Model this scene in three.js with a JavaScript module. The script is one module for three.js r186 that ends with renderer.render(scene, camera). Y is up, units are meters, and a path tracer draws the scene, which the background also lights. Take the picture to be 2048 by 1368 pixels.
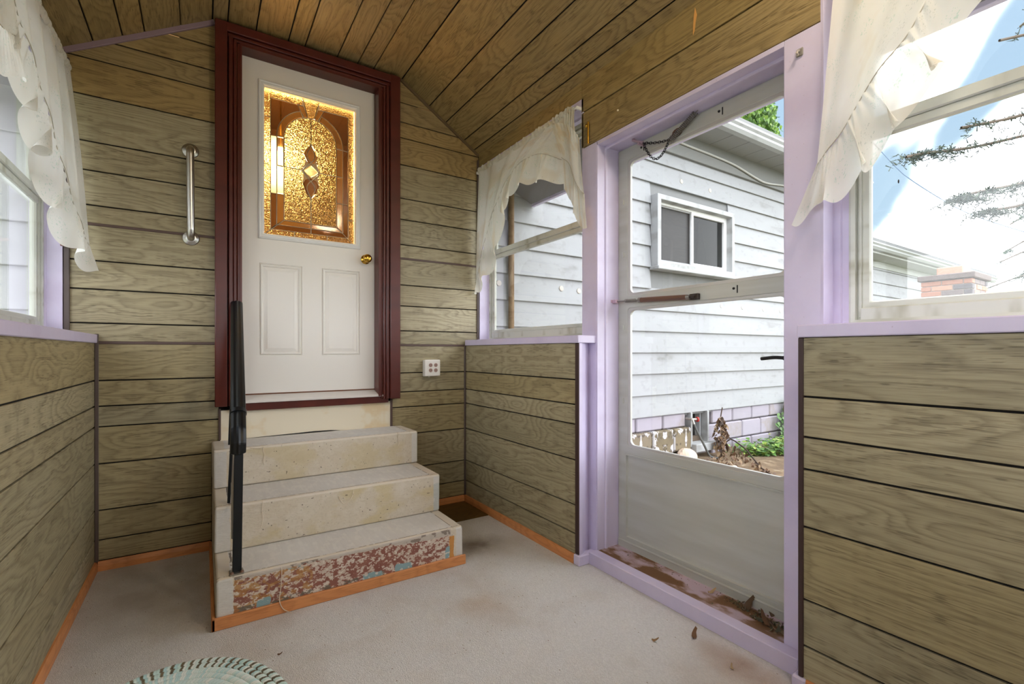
import * as THREE from 'three';
import { mergeGeometries } from 'three/addons/utils/BufferGeometryUtils.js';
import { RoundedBoxGeometry } from 'three/addons/geometries/RoundedBoxGeometry.js';

// ---------------------------------------------------------------- camera, sky, light, exposure
const W = 2048, H = 1368, FOCAL = 950.94;
const scene = new THREE.Scene();
const camera = new THREE.PerspectiveCamera(2 * Math.atan(H / 2 / FOCAL) * 180 / Math.PI, W / H, 0.05, 400);
camera.position.set(-0.1894, 1.1277, 3.2134);
camera.rotation.set(0, -0.576, 0);
camera.setViewOffset(W, H, 0, -19.9, W, H);
camera.updateProjectionMatrix();

const renderer = new THREE.WebGLRenderer({ antialias: true });
renderer.toneMapping = THREE.LinearToneMapping;
renderer.toneMappingExposure = 2.5;
renderer.shadowMap.enabled = true;

const SKY_CLOUD = 2.6, SKY_BLUE = [0.21, 0.30, 0.40];
const LAMP_POWER = 1.0, LAMP_COLOR = [1, 0.86, 0.66];

// ---------------------------------------------------------------- noise
function hash(x, y, s = 0) {
  let h = Math.imul(x | 0, 374761393) ^ Math.imul(y | 0, 668265263) ^ Math.imul(s | 0, 2147483647 - 1013904223);
  h = Math.imul(h ^ (h >>> 13), 1274126177); h ^= h >>> 16;
  h = Math.imul(h, 2246822519); h ^= h >>> 13;
  return (h >>> 0) / 4294967296;
}
function noise(x, y, s = 0) {
  const xi = Math.floor(x), yi = Math.floor(y); let fx = x - xi, fy = y - yi;
  fx = fx * fx * (3 - 2 * fx); fy = fy * fy * (3 - 2 * fy);
  const a = hash(xi, yi, s), b = hash(xi + 1, yi, s), c = hash(xi, yi + 1, s), d = hash(xi + 1, yi + 1, s);
  return a + (b - a) * fx + (c - a) * fy + (a - b - c + d) * fx * fy;
}
function fbm(x, y, o = 4, s = 0) { let v = 0, a = 0.5, t = 0; for (let i = 0; i < o; i++) { v += a * noise(x, y, s + i * 17); t += a; a *= 0.5; x = x * 2.03 + 11.3; y = y * 2.01 + 5.7; } return v / t; }
function rng(seed) { let s = seed | 0; return () => { s = (s + 0x6d2b79f5) | 0; let t = Math.imul(s ^ (s >>> 15), 1 | s); t = (t + Math.imul(t ^ (t >>> 7), 61 | t)) ^ t; return ((t ^ (t >>> 14)) >>> 0) / 4294967296; }; }
const clamp = (x, a = 0, b = 1) => Math.min(b, Math.max(a, x)), mix = (a, b, t) => a + (b - a) * t;
const sstep = (a, b, x) => { const t = clamp((x - a) / (b - a)); return t * t * (3 - 2 * t); };
const mix3 = (a, b, t) => [mix(a[0], b[0], t), mix(a[1], b[1], t), mix(a[2], b[2], t)];

// the sky: blue air with bright broken cloud, the same all round
{
  const w = 1024, h = 512, d = new Float32Array(w * h * 4);
  for (let j = 0; j < h; j++) for (let i = 0; i < w; i++) {
    const el = ((j + 0.5) / h - 0.5) * Math.PI, az = ((i + 0.5) / w - 0.5) * 2 * Math.PI;
    const x = Math.cos(az) * Math.cos(el), y = Math.sin(el), z = Math.sin(az) * Math.cos(el);
    const e = Math.max(y, 0);
    let n = fbm(x * 3.1 + y * 1.7 + 3.969, z * 3.1 - y * 2.3 + 18.902, 6, 5);
    n += 0.10 * (fbm(x * 14 + y * 9, z * 14 - y * 8, 4, 9) - 0.5);
    const c = 1 - sstep(0.630, 0.668, n + 0.10 * (1 - e));
    const shade = 0.90 + 0.16 * fbm(x * 7 + 4, z * 7 - y * 5, 4, 31);
    const blue = [SKY_BLUE[0] * (1.25 - 0.5 * e), SKY_BLUE[1] * (1.15 - 0.3 * e), SKY_BLUE[2]];
    const cl = SKY_CLOUD * shade;
    let col = mix3(blue, [cl * 0.975, cl, cl * 1.035], c);
    if (y < 0) col = [0.35, 0.36, 0.34];
    d.set([col[0], col[1], col[2], 1], (j * w + i) * 4);
  }
  const t = new THREE.DataTexture(d, w, h, THREE.RGBAFormat, THREE.FloatType);
  t.mapping = THREE.EquirectangularReflectionMapping; t.magFilter = THREE.LinearFilter; t.colorSpace = THREE.LinearSRGBColorSpace; t.needsUpdate = true;
  scene.background = t; scene.environment = t;
}

// ---------------------------------------------------------------- helpers
const V3 = (x, y, z) => new THREE.Vector3(x, y, z);
function tex(w, h, f, { srgb = true, mw = 1, mh = 1, wrap = THREE.MirroredRepeatWrapping } = {}) {
  const d = new Uint8Array(w * h * 4);
  for (let j = 0; j < h; j++) for (let i = 0; i < w; i++) {
    const c = f((i + 0.5) / w, (j + 0.5) / h, i, j), o = (j * w + i) * 4;
    if (typeof c === 'number') { const v = clamp(c) * 255; d[o] = d[o + 1] = d[o + 2] = v; } else { d[o] = clamp(c[0], 0, 255); d[o + 1] = clamp(c[1], 0, 255); d[o + 2] = clamp(c[2], 0, 255); }
    d[o + 3] = 255;
  }
  const t = new THREE.DataTexture(d, w, h, THREE.RGBAFormat);
  t.colorSpace = srgb ? THREE.SRGBColorSpace : THREE.NoColorSpace;
  t.magFilter = THREE.LinearFilter; t.minFilter = THREE.LinearFilter; t.wrapS = t.wrapT = wrap; t.repeat.set(1 / mw, 1 / mh); t.needsUpdate = true;
  return t;
}
const S = (r, g, b) => new THREE.Color().setRGB(r / 255, g / 255, b / 255, THREE.SRGBColorSpace);
const mat = (c, roughness = 0.6, o = {}) => new THREE.MeshStandardMaterial({ color: Array.isArray(c) ? S(...c) : c, roughness, ...o });
const phys = (c, roughness = 0.6, o = {}) => new THREE.MeshPhysicalMaterial({ color: Array.isArray(c) ? S(...c) : c, roughness, ...o });

const used = new Map();
function numbered(n) { const k = used.get(n) ?? 0; used.set(n, k + 1); return k ? n + '_' + String(k).padStart(3, '0') : n; }
function shade(o) { o.castShadow = true; o.receiveShadow = true; return o; }
function struct(name, geo, m) { const o = geo ? shade(new THREE.Mesh(Array.isArray(geo) ? merge(geo) : geo, m)) : new THREE.Group(); o.name = name; o.userData.kind = 'structure'; scene.add(o); return o; }
function part(parent, name, geo, m, label) { const o = geo ? shade(new THREE.Mesh(Array.isArray(geo) ? merge(geo) : geo, m)) : new THREE.Group(); o.name = name; if (label) o.userData.label = label; parent.add(o); return o; }
function thing(name, label, category, group, geo, m) {
  const o = geo ? shade(new THREE.Mesh(Array.isArray(geo) ? merge(geo) : geo, m)) : new THREE.Group();
  o.name = numbered(name); o.userData = { label, category }; if (group) o.userData.group = group; scene.add(o); return o;
}
function merge(list) {
  const l = list.map((g) => { let q = g.index ? g.toNonIndexed() : g; q = q.clone(); for (const k of Object.keys(q.attributes)) if (!['position', 'normal', 'uv'].includes(k)) q.deleteAttribute(k); if (!q.attributes.uv) q.setAttribute('uv', new THREE.BufferAttribute(new Float32Array(q.attributes.position.count * 2), 2)); q.clearGroups(); return q; });
  return mergeGeometries(l, false);
}
// geometry from a list of triangles' corners (flat shaded); uv in metres by the face's main direction
function flat(tris) {
  const g = new THREE.BufferGeometry(); g.setAttribute('position', new THREE.BufferAttribute(new Float32Array(tris.flat(2)), 3)); g.computeVertexNormals(); return g;
}
function uvm(g, grain = 'x', du = 0, dv = 0) {
  const q = g.index ? g.toNonIndexed() : g, p = q.attributes.position, n = q.attributes.normal, uv = new Float32Array(p.count * 2), G = 'xyz'.indexOf(grain);
  for (let i = 0; i < p.count; i++) {
    const P = [p.getX(i), p.getY(i), p.getZ(i)], N = [Math.abs(n.getX(i)), Math.abs(n.getY(i)), Math.abs(n.getZ(i))];
    const a = N[0] >= N[1] && N[0] >= N[2] ? 0 : N[1] >= N[2] ? 1 : 2, r = [0, 1, 2].filter((k) => k !== a);
    let u, v; if (a === G) { u = P[r[0]]; v = P[r[1]]; } else { u = P[G]; v = P[r.find((k) => k !== G)]; }
    uv[i * 2] = u + du; uv[i * 2 + 1] = v + dv;
  }
  q.setAttribute('uv', new THREE.BufferAttribute(uv, 2)); return q;
}
// box between two corners with chamfered edges
function bx(x0, x1, y0, y1, z0, z1, c = 0.0015, grain = 'x', du = 0, dv = 0) {
  c = Math.min(c, Math.abs(x1 - x0) * 0.45, Math.abs(y1 - y0) * 0.45, Math.abs(z1 - z0) * 0.45);
  const lo = [x0, y0, z0], hi = [x1, y1, z1], T = [];
  const P = (s, inset) => [0, 1, 2].map((k) => (s[k] < 0 ? lo[k] + (inset.includes(k) ? c : 0) : hi[k] - (inset.includes(k) ? c : 0)));
  const tri = (a, b, d, n) => { const u = b.map((v, k) => v - a[k]), w = d.map((v, k) => v - a[k]); const cr = [u[1] * w[2] - u[2] * w[1], u[2] * w[0] - u[0] * w[2], u[0] * w[1] - u[1] * w[0]]; if (cr[0] * n[0] + cr[1] * n[1] + cr[2] * n[2] < 0) T.push([a, d, b]); else T.push([a, b, d]); };
  for (let a = 0; a < 3; a++) for (const s of [-1, 1]) {
    const r = [0, 1, 2].filter((k) => k !== a), q = [[-1, -1], [1, -1], [1, 1], [-1, 1]].map(([i, j]) => { const v = [0, 0, 0]; v[a] = s; v[r[0]] = i; v[r[1]] = j; return P(v, r); });
    const n = [0, 0, 0]; n[a] = s; tri(q[0], q[1], q[2], n); tri(q[0], q[2], q[3], n);
  }
  for (let a = 0; a < 3; a++) { // edges along axis a
    const [b, d] = [0, 1, 2].filter((k) => k !== a);
    for (const i of [-1, 1]) for (const j of [-1, 1]) {
      const v0 = [0, 0, 0], v1 = [0, 0, 0]; v0[a] = -1; v1[a] = 1; v0[b] = v1[b] = i; v0[d] = v1[d] = j;
      const q = [P(v0, [a, d]), P(v1, [a, d]), P(v1, [a, b]), P(v0, [a, b])], n = [0, 0, 0]; n[b] = i; n[d] = j; tri(q[0], q[1], q[2], n); tri(q[0], q[2], q[3], n);
    }
  }
  for (const i of [-1, 1]) for (const j of [-1, 1]) for (const k of [-1, 1]) { const s = [i, j, k]; tri(P(s, [1, 2]), P(s, [0, 2]), P(s, [0, 1]), s); }
  return uvm(flat(T), grain, du, dv);
}
// flat board of a convex outline (u, v) on a plane, t thick with a chamfered face
const plane = (O, U, V) => { const u = V3(...U).normalize(), v = V3(...V).normalize(), n = u.clone().cross(v), o = V3(...O); return (a, b, h = 0) => [o.x + u.x * a + v.x * b + n.x * h, o.y + u.y * a + v.y * b + n.y * h, o.z + u.z * a + v.z * b + n.z * h]; };
function inset(poly, c) {
  const n = poly.length, L = [];
  for (let i = 0; i < n; i++) { const a = poly[i], b = poly[(i + 1) % n], dx = b[0] - a[0], dy = b[1] - a[1], l = Math.hypot(dx, dy) || 1; L.push([a[0] - dy / l * c, a[1] + dx / l * c, dx / l, dy / l]); }
  return poly.map((_, i) => { const p = L[(i + n - 1) % n], q = L[i], den = p[2] * q[3] - p[3] * q[2]; if (Math.abs(den) < 1e-6) return [q[0], q[1]]; const t = ((q[0] - p[0]) * q[3] - (q[1] - p[1]) * q[2]) / den; return [p[0] + p[2] * t, p[1] + p[3] * t]; });
}
function board(poly, t, c, map, du = 0, dv = 0, back = false) {
  let area = 0; poly.forEach((p, i) => { const q = poly[(i + 1) % poly.length]; area += p[0] * q[1] - q[0] * p[1]; }); if (area < 0) poly = poly.slice().reverse();
  const top = c > 0 ? inset(poly, c) : poly, pos = [], uv = [], n = poly.length;
  const put = (p, h) => { pos.push(...map(p[0], p[1], h)); uv.push(p[0] + du, p[1] + dv); };
  for (let i = 1; i < n - 1; i++) { put(top[0], t); put(top[i], t); put(top[i + 1], t); if (back) { put(poly[0], 0); put(poly[i + 1], 0); put(poly[i], 0); } }
  for (let i = 0; i < n; i++) { const j = (i + 1) % n; for (const [A, ha, B, hb] of [[poly, 0, poly, t - c], [poly, t - c, top, t]]) { if (ha === hb) continue; put(A[i], ha); put(A[j], ha); put(B[j], hb); put(A[i], ha); put(B[j], hb); put(B[i], hb); } }
  const g = new THREE.BufferGeometry(); g.setAttribute('position', new THREE.BufferAttribute(new Float32Array(pos), 3)); g.setAttribute('uv', new THREE.BufferAttribute(new Float32Array(uv), 2)); g.computeVertexNormals(); return g;
}
function clip(poly, a, b, c) { // keeps a*u + b*v <= c
  const out = []; for (let i = 0; i < poly.length; i++) { const p = poly[i], q = poly[(i + 1) % poly.length], dp = a * p[0] + b * p[1] - c, dq = a * q[0] + b * q[1] - c; if (dp <= 0) out.push(p); if (dp * dq < 0) { const t = dp / (dp - dq); out.push([p[0] + (q[0] - p[0]) * t, p[1] + (q[1] - p[1]) * t]); } } return out;
}
// mitred frame round a rectangle; profile = [[inset, height], ...] from the outside in
function ring(u0, u1, v0, v1, prof, map, fill) {
  const T = [], C = ([d, h]) => [map(u0 + d, v0 + d, h), map(u1 - d, v0 + d, h), map(u1 - d, v1 - d, h), map(u0 + d, v1 - d, h)];
  for (let k = 0; k + 1 < prof.length; k++) { const A = C(prof[k]), B = C(prof[k + 1]); for (let i = 0; i < 4; i++) { const j = (i + 1) % 4; T.push([A[i], A[j], B[j]], [A[i], B[j], B[i]]); } }
  if (fill) { const A = C(prof[prof.length - 1]); T.push([A[0], A[1], A[2]], [A[0], A[2], A[3]]); }
  return uvm(flat(T), 'y');
}
function tube(pts, r, seg = 24, rad = 8, closed = false) { return new THREE.TubeGeometry(new THREE.CatmullRomCurve3(pts.map((p) => V3(...p)), closed, 'catmullrom', 0.4), seg, r, rad, closed); }
function cyl(a, b, r0, r1 = r0, n = 16) { const A = V3(...a), B = V3(...b), d = B.clone().sub(A), g = new THREE.CylinderGeometry(r1, r0, d.length(), n); g.applyQuaternion(new THREE.Quaternion().setFromUnitVectors(V3(0, 1, 0), d.clone().normalize())); const c = A.add(B).multiplyScalar(0.5); g.translate(c.x, c.y, c.z); return g; }
function lathe(pts, a, dir, n = 28) { const g = new THREE.LatheGeometry(pts.map((p) => new THREE.Vector2(p[0], p[1])), n); g.applyQuaternion(new THREE.Quaternion().setFromUnitVectors(V3(0, 1, 0), V3(...dir).normalize())); g.translate(...a); return g; }
// ---------------------------------------------------------------- materials
const woodField = (u, v, s) => { // u along the grain, both in metres: [ring, fibre, pore, tone]
  const wob = fbm(u * 2.2, v * 9, 3, s + 3);
  const h = fbm(u * 1.4, v * 5.6, 3, s) * 14 + v * 7 + wob * 1.3 + 0.22 * noise(u * 22, v * 190, s + 7);
  const f = h - Math.floor(h), ringv = f < 0.7 ? f / 0.7 : (1 - f) / 0.3;
  const fib = noise(u * 9, v * 380, s + 11) * 0.5 + noise(u * 26, v * 640, s + 12) * 0.5;
  return [ringv * ringv, fib, sstep(0.60, 0.8, noise(u * 30, v * 520, s + 21) * (0.6 + 0.55 * noise(u * 4, v * 34, s + 22))), fbm(u * 1.1, v * 4.1, 3, s + 40)];
};
const woodTone = (L, M_, D, s, ru = 1.6, rv = 0.8) => (x, y) => {
  const [r, f, p, t] = woodField(x * ru, y * rv, s);
  let c = mix3(L, M_, clamp(0.1 + 0.8 * t)); c = mix3(c, D, clamp(0.30 * r + 0.34 * (f - 0.38) + 0.34 * p));
  return c;
};
const woodMap = tex(2048, 1024, woodTone([186, 175, 146], [160, 149, 117], [86, 75, 54], 1), { mw: 1.6, mh: 0.8 });
const woodBump = tex(1024, 512, (x, y) => { const [r, f, p] = woodField(x * 1.6, y * 0.8, 1); return 0.75 - 0.2 * r - 0.15 * f - 0.35 * p; }, { srgb: false, mw: 1.6, mh: 0.8 });
const plankMats = [[255, 255, 255], [246, 244, 240], [250, 244, 228], [238, 238, 236]].map((c) => mat(c, 0.5, { map: woodMap, bumpMap: woodBump, bumpScale: 0.0006 }));
const warmMats = [[246, 226, 190], [238, 220, 184], [250, 228, 188], [236, 220, 192]].map((c) => mat(c, 0.5, { map: woodMap, bumpMap: woodBump, bumpScale: 0.0006 }));  // ceiling, header and top wall rows: warm, dimmer light put into the tint
const baseMap = tex(1024, 256, woodTone([228, 160, 104], [214, 142, 86], [172, 104, 58], 60, 1.6, 0.2), { mw: 1.6, mh: 0.2 });
const baseWood = mat([255, 255, 255], 0.45, { map: baseMap });
const groove = mat([20, 15, 11], 0.9);
const stripMat = mat([92, 72, 66], 0.5), cornerStrip = mat([88, 74, 70], 0.45), darkStrip = mat([62, 42, 40], 0.5);
const grubby = (base, dirt, amt, sc, s) => (x, y) => { const n = fbm(x * sc, y * sc, 5, s), m = fbm(x * sc * 6, y * sc * 6, 3, s + 5); return mix3(base, dirt, clamp(amt * sstep(0.45, 0.8, n) + 0.25 * amt * m)); };
const lavMap = tex(512, 512, (x, y) => { const c = grubby([216, 207, 235], [196, 184, 214], 0.55, 6, 3)(x, y), sp = noise(x * 210, y * 210, 9) > 0.985 ? 0.25 : 0; return mix3(c, [120, 96, 110], sp); }, { mw: 1.2, mh: 1.2 });
const lavender = mat([255, 255, 255], 0.42, { map: lavMap });
const redPaint = mat([96, 40, 30], 0.3, { map: tex(256, 512, (x, y) => { const n = fbm(x * 9, y * 5, 4, 71); const g = mix3([255, 240, 236], [205, 190, 190], n); return noise(x * 130, y * 130, 4) > 0.992 ? [255, 255, 255] : g; }, { mw: 0.5, mh: 1 }) });
const doorWhite = mat([236, 232, 226], 0.38), trimWhite = mat([240, 240, 240], 0.4);
const alu = mat([212, 214, 206], 0.42, { metalness: 0.1, map: tex(256, 256, (x, y) => mix3([255, 255, 255], [214, 212, 200], sstep(0.5, 0.85, fbm(x * 9, y * 3, 4, 15))), { mw: 0.6, mh: 0.6 }) });
const aluDoor = mat([206, 208, 204], 0.45, { metalness: 0.1, map: tex(256, 512, (x, y) => mix3([255, 255, 255], [222, 220, 212], fbm(x * 14, y * 1.5, 4, 16)), { mw: 0.7, mh: 0.7 }) });
const dark = mat([24, 22, 22], 0.7);
const glass = phys([252, 253, 253], 0, { transmission: 1, thickness: 0, ior: 1.4 });
const steel = mat([200, 198, 196], 0.24, { metalness: 1 }), brass = mat([214, 170, 72], 0.16, { metalness: 1 }), blackIron = mat([26, 28, 31], 0.34, { metalness: 0.3 });
const rusty = mat([120, 92, 78], 0.5, { metalness: 0.5 }), zinc = mat([150, 146, 140], 0.4, { metalness: 0.8 });
// ---------------------------------------------------------------- the porch room
const XR = 1.476, XP = 1.59, XL = -0.6565, XQ = -0.775, ZE = 4.9, SILL = 1.2167, SILLB = 1.1757, BASE = 0.05;
const GY = [0.05, 0.157, 0.31, 0.55, 0.741, 0.847, 0.98, 1.176]; // grooves, the same on every wall
const GYU = [1.176, 1.276, 1.45, 1.597, 1.783, 1.88, 2.057, 2.205, 2.44, 2.628, 2.738, 2.874, 3.06];
const GAP = 0.0035, rp = rng(11);
function plankRow(parent, map, u0, u1, v0, v1, clips = [], g0 = GAP, g1 = GAP, ms = plankMats, t = 0.009) {
  let p = [[u0, v0 + g0], [u1, v0 + g0], [u1, v1 - g1], [u0, v1 - g1]];
  for (const c of clips) p = clip(p, ...c);
  if (p.length < 3) return;
  part(parent, 'plank', board(p, t, 0.0015, map, Math.floor(rp() * 40) * 0.37, Math.floor(rp() * 40) * 0.213), ms[Math.floor(rp() * ms.length)]);
}
// floor: fitted carpet over the whole porch
const carpetMap = tex(2048, 2048, (x, y, i, j) => { // x over 2.44 m, y over 4.96 m (from the door wall)
  const X = -0.82 + x * 2.44, Z = y * 4.96;
  const sp = hash(i, j, 3), sp2 = noise(i / 3.1, j / 2.1, 8);
  let c = mix3([203, 200, 199], [231, 229, 228], 0.45 * sp + 0.55 * sp2);
  const big = fbm(X * 2.3, Z * 2.3, 5, 6), mid = fbm(X * 9, Z * 9, 4, 26);
  c = mix3(c, [190, 178, 168], 0.42 * sstep(0.45, 0.75, big) + 0.18 * sstep(0.5, 0.8, mid));
  const grimeShade = sstep(0.55, 0, Math.hypot((X + 0.45) / 1.0, (Z - 0.55) / 1.3)) * (0.5 + 0.8 * mid); // worn, soiled patch by the steps, with their cast shadow painted in
  c = mix3(c, [150, 140, 132], clamp(0.5 * grimeShade));
  const s2 = sstep(0.2, 0.02, Math.hypot((X - 1.12) / 1.3, Z - 0.78)) * mid; c = mix3(c, [120, 110, 100], clamp(s2 * 1.2));
  const s3 = sstep(0.16, 0.02, Math.hypot(X - 0.86, (Z - 1.36) * 1.2)) * mid; c = mix3(c, [190, 164, 140], clamp(s3 * 0.6));
  const s4 = sstep(0.24, 0.03, Math.hypot((X - 1.42) * 1.8, (Z - 2.25) * 0.8)) * mid; c = mix3(c, [170, 144, 128], clamp(s4 * 0.9));
  if (hash(i >> 1, j >> 1, 77) > 0.9994) c = [110, 80, 58];
  return c;
}, { mw: 1, mh: 1, wrap: THREE.ClampToEdgeWrapping });
const carpetBump = tex(512, 512, (x, y, i, j) => 0.5 * hash(i, j, 5) + 0.5 * noise(i / 2.5, j / 2.5, 9), { srgb: false, mw: 0.5, mh: 0.5, wrap: THREE.RepeatWrapping });
carpetBump.channel = 1;
{
  const g = bx(-0.82, 1.62, -0.028, 0, 0, 4.96, 0), p = g.attributes.position, a = new Float32Array(p.count * 2), b = new Float32Array(p.count * 2);
  for (let i = 0; i < p.count; i++) { a[i * 2] = (p.getX(i) + 0.82) / 2.44; a[i * 2 + 1] = p.getZ(i) / 4.96; b[i * 2] = p.getX(i); b[i * 2 + 1] = p.getZ(i); }
  g.setAttribute('uv', new THREE.BufferAttribute(a, 2)); g.setAttribute('uv1', new THREE.BufferAttribute(b, 2));
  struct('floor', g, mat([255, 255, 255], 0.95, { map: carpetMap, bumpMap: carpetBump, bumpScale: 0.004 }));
}
// door wall (back)
const wallBack = struct('wall_back');
{
  part(wallBack, 'backing', [bx(-0.9, -0.03, -0.02, 2.64, -0.05, -0.0095, 0), bx(0.835, 1.72, -0.02, 2.64, -0.05, -0.0095, 0), bx(-0.03, 0.835, -0.02, 0.76, -0.05, -0.0095, 0), bx(-0.03, 0.835, 2.94, 3.1, -0.05, -0.0095, 0), bx(-0.62, -0.03, 2.64, 2.86, -0.05, -0.0095, 0), bx(0.835, 1.45, 2.64, 2.86, -0.05, -0.0095, 0), bx(-0.3, -0.03, 2.86, 3.05, -0.05, -0.0095, 0), bx(0.835, 1.1, 2.86, 3.05, -0.05, -0.0095, 0)], groove);
  const m = plane([0, 0, -0.009], [1, 0, 0], [0, 1, 0]);
  const sl = (3.02 - 2.643) / (0.779 - 0.145), cl = [[-sl, 1, 2.643 + sl * 0.779 - 0.004]], sr = (3.03 - 2.635) / (1.6 - 0.975), cr = [[sr, 1, 2.635 + sr * 1.6 - 0.004]];
  for (let i = 0; i + 1 < GY.length; i++) {
    const x1 = GY[i + 1] < 0.6 ? -0.15 : GY[i] < 0.8 ? -0.115 : -0.128, x2 = GY[i + 1] < 0.7 ? 0.976 : GY[i] < 0.8 ? 0.905 : 0.938;
    const g1 = i === GY.length - 2 ? 0.008 : GAP;
    plankRow(wallBack, m, XL - 0.003, x1, GY[i], GY[i + 1], [], GAP, g1); plankRow(wallBack, m, x2, XR + 0.003, GY[i], GY[i + 1], [], GAP, g1);
  }
  for (let i = 0; i + 1 < GYU.length; i++) {
    const g0 = i === 0 || i === 4 ? 0.007 : GAP, g1 = i === 3 ? 0.007 : GAP;
    const um = i > 7 ? warmMats : plankMats; plankRow(wallBack, m, XQ + 0.002, -0.128, GYU[i], GYU[i + 1], cl, g0, g1, um); plankRow(wallBack, m, 0.938, XP - 0.002, GYU[i], GYU[i + 1], cr, g0, g1, um);
  }
  for (const y of [1.176, 1.783]) for (const [a, b] of [[XQ, -0.128], [0.938, XP]]) part(wallBack, 'joint_strip', bx(y < 1.5 ? Math.max(a, XL) : a, y < 1.5 ? Math.min(b, XR) : b, y - 0.007, y + 0.007, -0.009, 0.002, 0.001), stripMat);
  // ragged plaster left bare between the steps and the door frame
  const pl = tex(512, 128, (x, y) => { const n = fbm(x * 7, y * 3, 5, 51), e = Math.max(sstep(0.86, 1, y + 0.25 * (n - 0.5)), sstep(0.03, 0, x), sstep(0.97, 1, x)), b = sstep(0.55, 0.8, fbm(x * 11, y * 2.2, 4, 57)); return mix3(mix3([238, 228, 206], [226, 202, 160], 0.7 * b), [150, 100, 52], 0.75 * e * (0.4 + n)); }, { mw: 1, mh: 0.17 });
  part(wallBack, 'plaster_strip', bx(-0.108, 0.9, 0.61, 0.79, -0.0095, 0.004, 0.002), mat([255, 255, 255], 0.8, { map: pl, bumpMap: pl, bumpScale: 0.002 }));
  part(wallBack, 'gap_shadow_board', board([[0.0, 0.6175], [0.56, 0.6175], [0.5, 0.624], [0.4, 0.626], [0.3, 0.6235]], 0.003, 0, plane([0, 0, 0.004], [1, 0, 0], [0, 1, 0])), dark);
  part(wallBack, 'edge_strip', [bx(0.892, 0.908, 0.6, 0.80, -0.008, 0.01), bx(-0.116, -0.104, 0.62, 0.80, -0.008, 0.008)], stripMat);
  part(wallBack, 'corner_strip', bx(XR - 0.012, XR - 0.001, BASE, SILLB, 0, 0.012, 0.002), cornerStrip);
  part(wallBack, 'corner_strip', bx(XL + 0.001, XL + 0.016, BASE, SILL + 0.004, 0, 0.014, 0.002), cornerStrip);
  part(wallBack, 'corner_strip', bx(XP - 0.016, XP - 0.002, SILL, 2.6, 0, 0.012, 0.002), cornerStrip);
  part(wallBack, 'corner_strip', bx(XQ + 0.002, XQ + 0.024, SILL, 2.6, 0, 0.014, 0.002), cornerStrip);
  // cove strips under the sloping ceiling: lilac on one side, bare brown on the other
  const cove = (a, b, w, mm) => { const d = V3(b[0] - a[0], b[1] - a[1], 0), L = d.length(), mp = plane([a[0], a[1], 0.0005], [d.x, d.y, 0], [-d.y, d.x, 0]); part(wallBack, 'cove_strip', board([[0, -w], [L, -w], [L, 0.004], [0, 0.004]], 0.014, 0.003, mp), mm); };
  cove([-0.779, 2.643], [-0.14, 3.022], 0.024, mat([150, 128, 140], 0.5)); cove([0.968, 3.034], [1.59, 2.641], 0.014, mat([106, 86, 58], 0.55));
}
// ceiling: boards running away from the door wall, two slopes and a flat
const ceiling = struct('ceiling');
{
  const run = (a, b, xs) => {
    const d = V3(b[0] - a[0], b[1] - a[1], 0), L = d.length(), q = d.clone().normalize();
    const n = V3(q.y, -q.x, 0); // into the room
    const O = [a[0] - n.x * 0.009, a[1] - n.y * 0.009, 0], mp = plane(O, [0, 0, 1], [q.x, q.y, 0]);
    const test = V3(0, 0, 1).cross(q); const m2 = test.dot(n) > 0 ? mp : (() => { const m3 = plane([O[0], O[1], ZE], [0, 0, -1], [q.x, q.y, 0]); return m3; })();
    const ss = [0, ...xs.map((x) => (x - a[0]) / (b[0] - a[0]) * L), L];
    for (let i = 0; i + 1 < ss.length; i++) plankRow(ceiling, m2, 0.0, ZE, ss[i], ss[i + 1], [], GAP, GAP, warmMats);
    const bm = (u, v, h) => m2(u, v, h - 0.012); part(ceiling, 'backing', board([[0, -0.02], [ZE, -0.02], [ZE, L + 0.02], [0, L + 0.02]], 0.0115, 0, bm, 0, 0, true), groove);
  };
  run([-0.779, 2.643], [-0.145, 3.02], [-0.66, -0.543, -0.451, -0.292]);
  run([-0.145, 3.022], [0.975, 3.034], [-0.071, 0.073, 0.247, 0.342, 0.536, 0.666, 0.772]);
  run([0.975, 3.034], [1.6, 2.635], [1.18, 1.311, 1.461, 1.546]);
}
// lilac-painted parts and panelled low walls
function lowWall(parent, side, z0, z1) {
  const x = side > 0 ? XR : XL, m = side > 0 ? plane([x + 0.009, 0, z0], [0, 0, 1], [0, 1, 0]) : plane([x - 0.009, 0, z1], [0, 0, -1], [0, 1, 0]);
  for (let i = 0; i + 1 < GY.length; i++) plankRow(parent, m, 0.001, z1 - z0 - 0.001, GY[i] - (i ? 0 : 0.05), GY[i + 1], [], i ? GAP : 0.001, i === GY.length - 2 ? 0.002 : GAP);
  part(parent, 'backing', side > 0 ? bx(x + 0.0095, XP + 0.11, -0.01, SILLB, z0, z1 < 2 ? 1.2 : z1, 0) : bx(XQ - 0.11, x - 0.0095, -0.01, SILLB, z0, z1, 0), groove);
}
const wallRight = struct('wall_right');
lowWall(wallRight, 1, 0.0, 1.275); lowWall(wallRight, 1, 2.418, ZE);
const wallLeft = struct('wall_left');
lowWall(wallLeft, -1, 0.0, ZE);
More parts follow.
